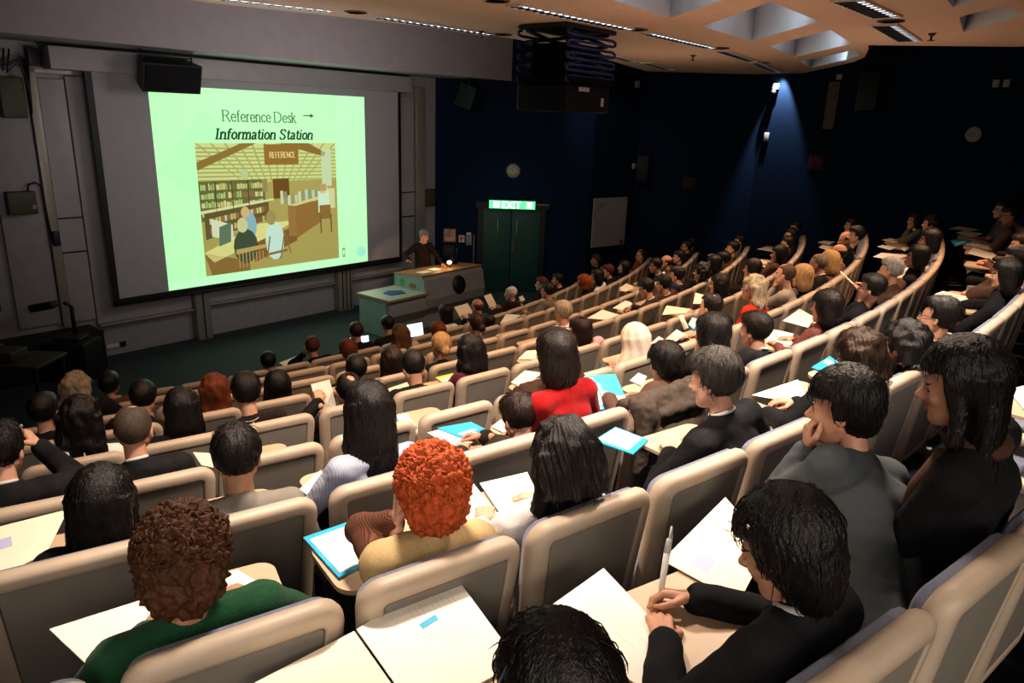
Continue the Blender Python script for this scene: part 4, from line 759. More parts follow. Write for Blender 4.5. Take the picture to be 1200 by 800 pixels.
on_wall(WS, (.21,.0,1.2), (.51,.03,1.52), 'picture_frame', mat('pale_frame', (.35,.22,.15), .5), pn); on_wall(WS, (.235,.03,1.225), (.485,.034,1.495), 'picture_sheet', mat('warm_lit_picture', (.55,.33,.22), .6, noise=.5, scale=9), pn)  # warm light on the picture is put into its colours, nothing glows
nb = wroot(WS, .65, 1.2, 'notice_sign', 'small white and red notice on the blue wall left of device', 'sign')
on_wall(WS, (.58,.0,1.2), (.72,.012,1.37), 'notice_plate', white_pl, nb); on_wall(WS, (.61,.012,1.23), (.66,.016,1.34), 'red_mark', mat('notice_red', (.5,.03,.03), .6), nb); on_wall(WS, (.67,.012,1.28), (.70,.016,1.34), 'red_mark', mat('notice_red', (.5,.03,.03), .6), nb)
wp = wroot(WS, .82, .5, 'wall_phone', 'grey wall intercom with hanging cord beside the door', 'intercom')
on_wall(WS, (.75,.0,1.14), (.90,.06,1.38), 'intercom_body', mat('grey_plate', (.22,.22,.22), .5), wp, .01); on_wall(WS, (.77,.0,1.39), (.88,.03,1.44), 'intercom_cap', white_pl, wp)
b = MB(); b.tube([BW[WS][0] @ Vector(p) for p in ((.79,-.05,1.14),(.785,-.05,.9),(.80,-.04,.75))], .006); kid(b.build('cord', black_plastic), wp)
b = MB(); b.tube([BW[WS][0] @ Vector(p) for p in ((.95,-.02,1.4),(.95,-.02,.2))], .012); tag(b.build('conduit', mat('pale_conduit', (.25,.25,.25), .5)), 'thin pale conduit pipe left of the door frame', 'pipe')
dk = wroot(WS, .34, .85, 'wall_plate', 'dark control panel below the framed picture', 'panel')
on_wall(WS, (.2,.0,.86), (.47,.03,1.11), 'panel_plate', mat('dark_plate', (.03,.032,.035), .4), dk); on_wall(WS, (.25,.03,.95), (.40,.034,1.05), 'panel_window', mat('panel_window', (.06,.065,.07), .3), dk)
# notice board on the folded wall and little devices along the blue walls
M, L = BW['wall_right_a']
nbrd = wroot('wall_right_a', .5, 1.2, 'notice_board', 'white notice board on the dark wall fold right of door', 'board')
on_wall('wall_right_a', (.10,.0,1.15), (L-.25,.03,2.35), 'board_sheet', mat('board_paper', (.50,.45,.40), .8, noise=.05), nbrd)
b = MB(); 
for i in range(3): b.box((.2,-.034,2.2-.05*i), (.2+.30-.06*i,-.031,2.215-.05*i), M)
kid(b.build('board_lettering', mat('grey_ink', (.15,.14,.13), .8)), nbrd)
kid(on_wall('wall_right_a', (L-.42,.03,1.16), (L-.30,.034,1.28), 'red_stamp', mat('notice_red', (.5,.03,.03), .6)), nbrd)
def device(nm, x, z, w_, h_, name, label, cat, m, d=.05, group=None):
    o = on_wall(nm, (x-w_/2,.0,z-h_/2), (x+w_/2,d,z+h_/2), name, m, None, min(.012, d*.3)); return tag(o, label, cat, group)

cream = mat('cream_device', (.50,.44,.38), .5)
device('wall_right_a', 1.28, 5.02, .13, .15, 'sensor_box', 'small pale sensor box high on the dark wall fold', 'sensor', cream)
device('wall_right_a', 1.40, 3.1, .11, .14, 'sensor_box', 'small pale sensor box beside the dark wall loudspeaker', 'sensor', cream)
device('wall_right_b', .16, 3.05, .28, .62, 'wall_loudspeaker', 'small black wall loudspeaker on the left blue panel', 'loudspeaker', black_plastic, .2)
device('wall_right_c', 2.35, 4.95, .42, .8, 'wall_loudspeaker', 'black wall loudspeaker high under the ceiling step', 'loudspeaker', black_plastic, .25)
sensor = wroot('wall_right_c', .27, 5.0, 'camera_box', 'cream box with black lens in the spotlight on the wall', 'sensor')
on_wall('wall_right_c', (.20,.0,4.98), (.34,.08,5.12), 'box_body', cream, sensor, .01)
b = MB(); b.lathe([(.05,0),(.06,-.05),(.05,-.12),(.002,-.13)], 14, BW['wall_right_c'][0] @ Matrix.Translation((.25,-.08,4.97))); kid(b.build('lens_cup', black_plastic), sensor)
device('wall_right_c', .20, 3.92, .11, .2, 'sensor_box', 'small cream box below the spotlit one on the blue wall', 'sensor', cream)
vent = wroot('wall_right_c', 1.55, 4.7, 'wall_grille', 'tall narrow beige slatted grille on the blue wall', 'grille')
on_wall('wall_right_c', (1.47,.0,4.15), (1.70,.04,5.15), 'grille_frame', mat('beige_grille', (.22,.14,.10), .6), vent)
b = MB()
for i in range(24): b.box((1.49,-.05,4.19+.039*i), (1.68,-.04,4.205+.039*i), BW['wall_right_c'][0])
kid(b.build('grille_slats', mat('dark_slat', (.09,.055,.04), .6)), vent)
device('wall_right_c', 1.66, 5.26, .12, .12, 'sensor_box', 'tiny pale box on top of the beige grille', 'sensor', cream, .04)
for x, i in ((1.62, 'left'), (1.80, 'right')): device('wall_right_d', x, 5.1, .12, .14, 'sensor_box', f'{i} one of two small pale boxes at the far right wall', 'sensor', cream)
def sign_disc(nm, x, z, r, label, ring, glyph, square):
    root = wroot(nm, x, z, 'prohibition_sign', label, 'sign'); M = BW[nm][0] @ Matrix.Translation((x,0,z)) @ Matrix.Rotation(R(90),4,'X')
    if square: kid(on_wall(nm, (x-r*1.15,.0,z-r*1.15), (x+r*1.15,.012,z+r*1.15), 'sign_plate', square, None), root)
    b = MB(); b.lathe([(r*.82,.014),(r,.014),(r,.022),(r*.82,.022)], 28, M); b.box((-r*.85,-r*.07,.016), (r*.85,r*.07,.022), M @ Matrix.Rotation(R(-45),4,'Z')); kid(b.build('prohibition_ring', ring), root)
    b = MB()
    for lo, hi in glyph: b.box((lo[0]*r,lo[1]*r,.012), (hi[0]*r,hi[1]*r,.018), M)
    kid(b.build('pictogram', white_pl), root)
    if not square:
        b = MB(); b.lathe([(.002,.008),(r*.98,.008),(r*.98,.0)], 28, M); kid(b.build('sign_plate', mat('dark_sign', (.02,.025,.04), .6)), root)
darkred = mat('sign_red', (.06,.008,.01), .6); grey_ring = mat('sign_grey', (.38,.36,.36), .5)
sign_disc('wall_right_b', 1.32, 2.74, .13, 'small dark square sign with white pictogram on the left blue panel', darkred, [((-.5,-.7),(.3,.1)),((-.1,.1),(.2,.7)),((.3,-.6),(.5,.3))], mat('sign_maroon', (.05,.008,.01), .6))
sign_disc('wall_right_c', 1.43, 3.41, .15, 'red ringed no-smoking sign below the beige grille', mat('sign_bright_red', (.12,.012,.014), .6), [((-.7,-.12),(.35,.08)),((.42,-.12),(.6,.08)),((.45,.14),(.55,.5))], mat('sign_dark', (.03,.010,.012), .6))
sign_disc('wall_right_d', 1.41, 4.14, .15, 'round grey no-food sign on the far right blue wall', grey_ring, [((-.55,-.6),(.1,.15)),((-.3,.15),(.0,.65)),((.2,-.5),(.55,.1))], None)

# ------------------------------------------------------------------ lectern desk and stage props
LD = Vector((.62,.785,0)).normalized(); LMx = frame((-2.42,13.42,0), LD.xy, (-LD.y, LD.x))   # x along the console, y away from the audience
lect = empty('lectern', LMx, 'wide grey lectern console with round black emblem and low side desk', 'lectern')
pale = mat('lectern_grey', (.27,.26,.245), .5, noise=.06, scale=6); mint = mat('lectern_side_mint', (.22,.32,.28), .5, noise=.05, scale=5)
oak = mat('oak_edge', (.34,.20,.09), .5, noise=.15, scale=14, stretch=(2,18,18)); greytop = mat('desk_top_grey', (.38,.40,.37), .45)
b = MB(); 
prof = [(0,.0),(.78,.0),(.78,.72),(.0,.72),(-.10,.62),(-.12,.42),(.0,.22)]
def xprism(mb, prof, x0, x1, mi=0):
    n = len(prof); v = [(x0,y,z) for y,z in prof]+[(x1,y,z) for y,z in prof]
    mb.add(v, [tuple(range(n)), tuple(range(2*n-1,n-1,-1))]+[(i,n+i,n+(i+1)%n,(i+1)%n) for i in range(n)], mi); return mb
xprism(b, prof, .02, 1.0); b.build('side_desk', pale, lect)
b = MB(); b.box((-.004,-.0,0), (.022,.78,.72)); b.build('side_panel', mint, lect)
b = MB(); b.rbox((-.03,-.13,.72), (1.02,.82,.755), .008); b.build('desk_top', greytop, lect)
b = MB()
for lo, hi in (((-.035,-.14,.716),(1.02,-.125,.757)), ((-.04,-.14,.716),(-.025,.825,.757)), ((-.035,.815,.716),(1.02,.83,.757))): b.box(lo, hi)
b.build('oak_edge', oak, lect)
b = MB(); prof2 = [(0,.0),(.80,.0),(.80,1.02),(.04,1.08),(-.06,.98),(-.13,.60),(-.10,.42),(.02,.25)]
xprism(b, prof2, .95, 2.72); b.build('console_body', pale, lect)
b = MB(); n = len(prof2); b.add([(.945,y,z) for y,z in prof2], [tuple(range(n))]); b.build('console_side', mint, lect)
b = MB(); b.add([(.94,-.02,1.085),(2.74,-.02,1.085),(2.74,.82,1.025),(.94,.82,1.025),(.94,-.02,1.06),(2.74,-.02,1.06),(2.74,.82,1.0),(.94,.82,1.0)], [(0,1,2,3),(7,6,5,4),(0,4,5,1),(1,5,6,2),(2,6,7,3),(3,7,4,0)]); b.build('console_top', oak, lect)
Me = Matrix.Translation((1.92,-.105,.78)) @ Matrix.Rotation(R(79.5),4,'X')
b = MB(); b.lathe([(.002,.012),(.19,.012),(.19,-.03)], 32, Me); b.build('emblem', mat('emblem_dark_blue', (.008,.010,.022), .5), lect)
b = MB(); b.box((.935,.18,.80), (.946,.34,.88)); b.build('name_plate', mat('brass_plate', (.20,.13,.03), .4), lect)
b = MB(); b.prism([(.50,.80),(.53,.90),(.57,.94),(.60,.86),(.58,.78)], 0, .006, frame((.938,0,0), (0,1), (0,0))) if False else None
b = MB(); b.add([(.942,.52,.80),(.942,.60,.80),(.942,.62,.90),(.942,.56,.96),(.942,.50,.90)], [(0,1,2,3,4)]); b.build('green_mark', mat('green_emblem', (.06,.32,.07), .6), lect)
b = MB(); b.prism([(.28,.18),(.62,.12),(.72,.34),(.50,.50),(.30,.42)], .757, .768); o = b.build('blue_folder', mat('folder_blue', (.02,.10,.22), .5), None, LMx); tag(o, 'blue folder lying on the low lectern desk', 'folder')
b = MB(); b.box((1.10,.14,1.078), (1.40,.34,1.084)); b.box((1.5,.2,1.072), (1.72,.42,1.08)); o = b.build('speech_notes', mat('lit_paper', (.85,.72,.62), .7), None, LMx); tag(o, "presenter's white notes on the lit lectern top", 'paper')  # white paper tinted warm, the light on it is put into its colour
lampM = LMx @ Matrix.Translation((2.05,.30,1.07))
rl = empty('reading_lamp', lampM, 'small glowing reading lamp at the right of the lectern top', 'lamp')
b = MB(); b.lathe([(.05,0),(.05,.012),(.01,.016),(.01,.10),(.002,.10)], 16); b.build('lamp_base', dark_metal, rl)
b = MB(); b.lathe([(.03,.07),(.05,.10),(.04,.13),(.002,.14)], 16); b.build('lamp_shade', mat('lamp_bulb', (1.0,.55,.30), .5, emit=10.), rl)
b = MB(); b.tube([(2.45,.5,1.04),(2.42,.45,1.25),(2.30,.32,1.42)], .008); b.tube([(2.30,.32,1.42),(2.27,.28,1.45)], .014); tag(b.build('microphone', black_plastic, None, LMx), 'thin black gooseneck microphone on the lectern', 'microphone')
b = MB(); b.rbox((2.42,.55,1.03), (2.58,.68,1.20), .02); tag(b.build('control_monitor', black_plastic, None, LMx), 'small dark monitor at the right end of the lectern', 'monitor')

# dark equipment at the left of the stage
def stage_box(x, y, w_, d_, h_, name, label, cat, m, z0=0):
    b = MB(); b.rbox((x-w_/2,y-d_/2,z0), (x+w_/2,y+d_/2,z0+h_), .02); return tag(b.build(name, m), label, cat)
M = frame((FA-FE*.35+FN*.25), FE.xy, (-FE.y, FE.x))
root = empty('equipment_cabinet', M, 'black equipment cabinet below the left end of the boards', 'cabinet')
b = MB(); b.rbox((-1.9,-.35,0), (.25,.22,.62), .015); b.build('cabinet_body', black_plastic, root)
b = MB(); b.box((-.75,-.356,.03), (-.735,-.35,.6)); b.box((-1.9,-.36,.6), (.26,-.34,.63)); b.build('door_gap', dark_metal, root)
b = MB(); b.box((-.42,-.36,.42), (-.33,-.352,.50)); b.build('yellow_sticker', mat('yellow_sticker', (.45,.26,.02), .6), root)
base = FA-FE*.62+FN*.75
root = empty('document_camera', Matrix.Translation(base), 'document camera silhouette on a dark stand at the left', 'camera')
b = MB(); b.rbox((-.2,-.16,.62), (.2,.16,.68), .012); b.build('camera_base', dark_metal, root)
b = MB(); b.tube([(0,.1,.66),(0,.1,1.12),(-.05,.02,1.2)], .03); b.build('camera_arm', dark_metal, root)
b = MB(); b.rbox((-.32,-.07,1.13), (.07,.07,1.24), .02, Matrix.Rotation(R(-12),4,'Y')); b.build('camera_head', dark_metal, root)
b = MB(); b.rbox((-.32,-.25,0), (.32,.25,.62), .015); b.build('stand', black_plastic, root)
base = Vector((-6.9,9.4,0))
root = empty('side_table', Matrix.Translation(base), 'dark table with clutter at the left edge of the stage', 'table')
b = MB(); b.rbox((-.8,-.35,.70), (.62,.35,.75), .01); b.build('tabletop', mat('dull_brown', (.05,.035,.02), .5), root)
for x, y in ((-.74,-.3),(.56,-.3),(-.74,.3),(.56,.3)):
    b = MB(); b.box((x-.02,y-.02,0), (x+.02,y+.02,.70)); b.build('leg', dark_metal, root)
b = MB(); b.rbox((-.25,-.2,.75), (.2,.15,.88), .02); tag(b.build('equipment_case', mat('olive_case', (.05,.05,.03), .6), None, Matrix.Translation(base)), 'low olive case on the dark side table', 'case')
root = empty('equipment_stand', Matrix.Translation(base+Vector((-.2,.1,.88))), 'slim equipment stand with orange mark at the left edge', 'stand')  # equipment stand only, carries no lamp
b = MB(); b.lathe([(.10,0),(.10,.02),(.02,.03),(.02,.5),(.002,.5)], 16); b.build('stand_pole', dark_metal, root)
b = MB(); b.rbox((-.12,-.07,.48), (.12,.07,.6), .02); b.build('stand_head', mat('olive_case', (.05,.05,.03), .6), root)
b = MB(); b.box((-.05,-.085,.24), (.05,-.02,.32)); b.build('orange_mark', mat('orange_mark', (.5,.08,.02), .5), root)

# ------------------------------------------------------------------ lecture seats
vinyl = mat('beige_shell', (.45,.36,.28), .48, noise=.05, scale=9, bump=.08, bscale=300, spec=.4)
panel_v = mat('shaded_beige_panel', (.235,.210,.180), .6, noise=.05, scale=9, bump=.1, bscale=300)  # shell beige darkened, shade on the upright panel is put into the colour
fab = mat('blue_grey_seat_fabric', (.16,.175,.25), .95, noise=.15, scale=80, bump=.4, bscale=350, sheen=.3)
tab_m = mat('beige_writing_tablet', (.50,.37,.26), .42, noise=.06, scale=10)
arm_m = mat('beige_armrest', (.50,.39,.29), .5)
SEAT_TOP = 1.0
def rr(wt, wb, z0, z1, rt, rb, ins, n=7):
    """rounded outline in x,z, shrunk by ins"""
    wt, wb, z0, z1 = wt/2-ins, wb/2-ins, z0+ins, z1-ins; rt = max(rt-ins, .004); rb = max(rb-ins, .004); p = []
    for cx_, cz_, r_, a0 in ((wb-rb, z0+rb, rb, -90), (wt-rt, z1-rt, rt, 0), (-wt+rt, z1-rt, rt, 90), (-wb+rb, z0+rb, rb, 180)):
        for i in range(n): a = R(a0+90*i/(n-1)); p.append((cx_+r_*math.cos(a), cz_+r_*math.sin(a)))
    return p
def slab(rings, bend):
    """closed slab from outlines (points, y); bend(x,y,z) shapes it"""
    mb = MB(); n = len(rings[0][0]); V = []; F = []
    for pts, y in rings: V += [bend(x, y, z) for x, z in pts]
    for i in range(len(rings)-1):
        for j in range(n): F.append((i*n+j, i*n+(j+1)%n, (i+1)*n+(j+1)%n, (i+1)*n+j))
    for pts, y, base, rev in ((rings[0][0], rings[0][1], 0, True), (rings[-1][0], rings[-1][1], (len(rings)-1)*n, False)):
        # cap as strips across so it can bend
        zs = sorted(set(round(z,4) for x, z in pts)); h = n//2
        q = list(range(n)); # left/right pairing by index: i <-> n-1-i
        for i in range(h-1):
            a, b_, c, d = base+i, base+i+1, base+n-2-i, base+n-1-i
            F.append((a,b_,c,d) if rev else (d,c,b_,a))
    nc = len(rings)-1; k = nc*n; mb.add(V, [f[::-1] for f in F], 0, True)
    for i in range(k, len(F)): mb.sm[i] = False
    return mb
def bend(x, y, z): return (x, y-.03+.28*x*x+(1.0-z)*.13, z)
def make_seat():
    root = bpy.data.objects.new('lecture_seat', None); COL.objects.link(root); root['category'] = 'seat'; kids = []
    A = dict(wt=.555, wb=.50, z0=.30, z1=1.0, rt=.085, rb=.06)
    ring = lambda i, y: (rr(**A, ins=i), y)
    gr = .062
    sh = slab([(rr(**A, ins=gr+.006), .004), (rr(**A, ins=gr), -.004), (rr(**A, ins=gr-.01), -.006), ring(.03,-.006), ring(.014,.0), ring(.004,.012), ring(0,.032), ring(.004,.052), ring(.014,.064), ring(.03,.068)], bend)
    kids.append(sh.build('seat_back', vinyl, root))
    B = dict(A); pn = slab([(rr(**B, ins=gr+.008), .0015), (rr(**B, ins=gr+.004), .004)], bend)
    kids.append(pn.build('back_panel', panel_v, root))
    cu = slab([(rr(**A, ins=.018), .066), (rr(**A, ins=.02), .085), (rr(**A, ins=.035), .098), (rr(**A, ins=.07), .102)], bend)
    kids.append(cu.build('back_cushion', fab, root))
    b = MB(); b.rbox((-.235,.20,.385), (.235,.66,.47), .03); kids.append(b.build('seat_cushion', fab, root))
    b = MB(); b.rbox((-.225,.21,.355), (.225,.64,.388), .012); kids.append(b.build('seat_pan', panel_v, root))
    b = MB(); b.rbox((.268,.16,.0), (.318,.46,.06), .008); b.rbox((.278,.20,.05), (.308,.42,.60), .008); kids.append(b.build('side_support', panel_v, root))
    b = MB(); b.rbox((.258,.10,.60), (.328,.50,.655), .02); kids.append(b.build('armrest', arm_m, root))
    KIDS[root.name] = kids
    return root
def tablet_mesh():
    p = []
    for cx_, cy_, r_, a0 in ((.20,.42,.04,-90), (.20,.66,.06,0), (-.10,.66,.08,90), (-.10,.46,.08,180)):
        for i in range(7): a = R(a0+90*i/6); p.append((cx_+r_*math.cos(a), cy_+r_*math.sin(a)))
    b = MB(); b.prism(p, .690, .708); b.tube([(.285,.42,.62),(.265,.50,.66),(.20,.52,.69)], .014); return b
seat0 = make_seat(); used0 = False
tab0 = tablet_mesh().build('tablet_arm', tab_m); TABME = tab0.data; bpy.data.objects.remove(tab0)
occ = {}
for P in PEOPLE: occ[(P['row'], P['seat'])] = P
def ordinal_right(k, i): return ORD[len(SEATS[k])-i]
def person_label(P):
    if P.get('desc'): return P['desc']
    what = {'suit':'dark suit','jacket':'dark jacket','sweater':'dark sweater','shirt':'shirt','blouse':'pale blouse','plaid':'plaid shirt','vest':'vest'}[P['top']]
    if P['top'] == 'jacket' and sum(P['tc']) > .3: what = 'brownish jacket'
    act = {'chinL':'with hand at chin','chin':'with hand at chin','writeL':'writing','hold':'holding a leaflet','tab':'with papers on the tablet','fold':'with folded arms'}.get(P['pose'], 'sitting upright')
    if P['glasses'] if 'glasses' in P else False: act = 'in glasses, '+act
    return f"person in {what} {act}, {ordinal_right(P['row'],P['seat'])} from {ROWNAME[P['row']]}'s right end"
has_tab = set()
for kind, k, i, quad, z in PAPERS: has_tab.add((k, i))
for P in PEOPLE:
    if P['pose'] in ('tab','writeL','writeZ','holdL'): has_tab.add((P['row'], P['seat']))
has_tab |= {(4,12),(4,9),(0,3),(1,2)}
for k in SEATS:
    for i, a in enumerate(SEATS[k]):
        if not used0: s = seat0; used0 = True
        else: s = copy_tree(seat0)
        s.matrix_world = row_frame(k, a); s['group'] = 'lecture seats in curved rows'
        P = occ.get((k, i))
        if P is not None and P.get('desc'):
            d = P['desc'].split(',')[0]; s['label'] = 'beige lecture seat of '+' '.join(d.split()[:10])
        else: s['label'] = f"{'beige' if P else 'empty beige'} lecture seat, {ordinal_right(k,i)} from right end of {ROWNAME[k]}"
        if (k, i) in has_tab:
            t = bpy.data.objects.new('tablet_arm', TABME); COL.objects.link(t); t.parent = s

# ------------------------------------------------------------------ people
skin = lambda t: mat('skin', t, .5, noise=.08, scale=30, spec=.35)
SK = [(.50,.27,.185), (.56,.32,.23), (.44,.235,.15)]
lip = mat('lips', (.33,.11,.09), .45); eyew = mat('eye_dark', (.03,.022,.02), .25)
_g = np.random.RandomState(5)
_W = _g.normal(size=(10,3)); _PH = _g.uniform(0,6.28,10)
def wob(P, f, seed=0.):
    """smooth pseudo noise -1..1"""
    Q = np.asarray(P)*f; s = np.zeros(len(Q))
    for i in range(10):
        w = _W[i]*(1+.35*(i % 4)); s += np.sin(Q @ w+_PH[i]*(1+seed)+1.7*np.sin(Q @ _W[(i+3) % 10]*.7+seed))
    return s/4.5
def vnorm(V, F):
    n = np.zeros_like(V); a, b, c, d = (V[F[:, i]] for i in range(4)); fn = np.cross(c-a, d-b)
    for i in range(4): np.add.at(n, F[:, i], fn)
    return n/np.maximum(np.linalg.norm(n, axis=1), 1e-9)[:, None]
def nz(v): v = np.asarray(v, float); return v/max(np.linalg.norm(v), 1e-9)
def rotm(yaw, pitch, roll=0.):
    """head axes as columns: x right, y face, z up; yaw positive turns left, pitch positive looks down"""
    return np.array(Matrix.Rotation(R(yaw),3,'Z') @ Matrix.Rotation(R(-pitch),3,'X') @ Matrix.Rotation(R(roll),3,'Y'))

HEADP = [('e',(0,-.015,.035),(.074,.094,.086)), ('e',(0,.022,-.028),(.061,.070,.092)), ('c',(0,.035,-.075),(0,.070,-.100),.043,.022), ('c',(-.048,.0,-.05),(-.022,.055,-.094),.024,.018), ('c',(.048,.0,-.05),(.022,.055,-.094),.024,.018)]
FINE = [('c',(-.034,.076,.014),(.034,.076,.014),.012,.012), ('e',(-.036,.066,-.028),(.020,.02,.018)), ('e',(.036,.066,-.028),(.020,.02,.018))]
def head_sdf(P):
    d = union(P, HEADP, .025); d = smin(d, union(P, FINE, .012), .015)
    for s in (-1, 1):
        d = np.maximum(d, -(np.linalg.norm(P-np.array((s*.030,.104,-.004)), axis=1)-.019)-.002) if False else d
        d = -smin(-d, np.linalg.norm(P-np.array((s*.030,.108,-.004)), axis=1)-.022, .012)
        d = smin(d, np.linalg.norm(P-np.array((s*.030,.072,-.004)), axis=1)-.0135, .004)
    d = smin(d, union(P, [('c',(0,.084,.004),(0,.110,-.028),.007,.0115), ('e',(-.011,.098,-.033),(.008,.010,.007)), ('e',(.011,.098,-.033),(.008,.010,.007))], .008), .010)
    d = smin(d, union(P, [('e',(0,.089,-.059),(.021,.011,.0055)), ('e',(0,.087,-.069),(.018,.011,.006))], .003), .006)
    for s in (-1, 1):
        e = sd_ell(P, (s*.079,-.010,-.012), (.010,.020,.032)); e = np.maximum(e, -sd_ell(P, (s*.088,-.004,-.010), (.007,.011,.020)))
        d = smin(d, e, .008)
    return d
_headcache = {}
def head_mesh(h):
    if h not in _headcache:
        _headcache[h] = snet(head_sdf, np.array((-.105,-.125,-.145)), np.array((.105,.13,.14)), h)
    return _headcache[h]

def hand_prims(curl, spread=.0, thumb=.5, pen=False, s=1):
    """wrist at origin, fingers +y, back of hand +z, thumb on the s side (x)"""
    pr = [('c',(-.018,.015,0),(-.026,.082,.002),.015,.0125), ('c',(.0,.01,0),(.0,.085,.003),.017,.0135), ('c',(.018,.015,0),(.026,.080,.0),.015,.0125), ('c',(0,-.05,0),(0,.02,0),.024,.019)]
    L = [.066,.078,.082,.072,.056]
    fx = [.030,.010,-.010,-.029]; ln = [.070,.080,.075,.058]; y0 = [.083,.088,.085,.078]
    for i in range(4):
        c = curl if not isinstance(curl, (list,tuple)) else curl[i]
        x = fx[i]*s; p = np.array((x, y0[i], .0)); a = 0.; dx = (fx[i]*s)*spread*8
        rad = (.0092,.0085,.0075)
        for j, fr in enumerate((.45,.32,.23)):
            a += c*(60,75,55)[j]; d = np.array((dx, math.cos(R(a)), -math.sin(R(a)))); d /= np.linalg.norm(d)
            q = p+d*ln[i]*fr; pr.append(('c', tuple(p), tuple(q), rad[j]+.0005, rad[j]-.0006)); p = q
    b = np.array((.022*s,.022,-.004)); m1 = b+np.array((.030*s,.030,-.010-.012*thumb)); m2 = m1+np.array((.010*s*(1-thumb)-.008*s*thumb,.030,-.006-.010*thumb)); m3 = m2+np.array((-.012*s*thumb,.022,-.004))
    pr += [('c',tuple(b),tuple(m1),.0145,.0115), ('c',tuple(m1),tuple(m2),.011,.0092), ('c',tuple(m2),tuple(m3),.0092,.007)]
    return pr
def hand_mesh(W, yd, zd, curl, s, h, spread=0., thumb=.5):
    pr = hand_prims(curl, spread, thumb, s=s); lo, hi = bounds(pr, .012)
    def fn(P):
        d = None
        for i, p in enumerate(pr):
            e = sd_cone(P, *p[1:5]); d = e if d is None else smin(d, e, .010 if i < 4 else .0045)
        return d
    V, F = snet(fn, lo, hi, h)
    y = nz(yd); z = np.asarray(zd, float); z = nz(z-y*(z @ y)); x = np.cross(y, z)
    A = np.stack([x, y, z], 1); return V @ A.T+np.asarray(W), F

def elbow(S, W, a, b, hint):
    S = np.asarray(S); W = np.asarray(W); d = W-S; L = np.linalg.norm(d)
    if L > (a+b)*.995: W = S+d/L*(a+b)*.995; d = W-S; L = np.linalg.norm(d)
    if L < abs(a-b)+.03: W = S+d/max(L,1e-6)*(abs(a-b)+.03); d = W-S; L = np.linalg.norm(d)
    t = (a*a-b*b+L*L)/(2*L); h = math.sqrt(max(a*a-t*t, 0)); u = d/L; n = np.asarray(hint, float); n = nz(n-u*(n @ u))
    return S+u*t+n*h, W

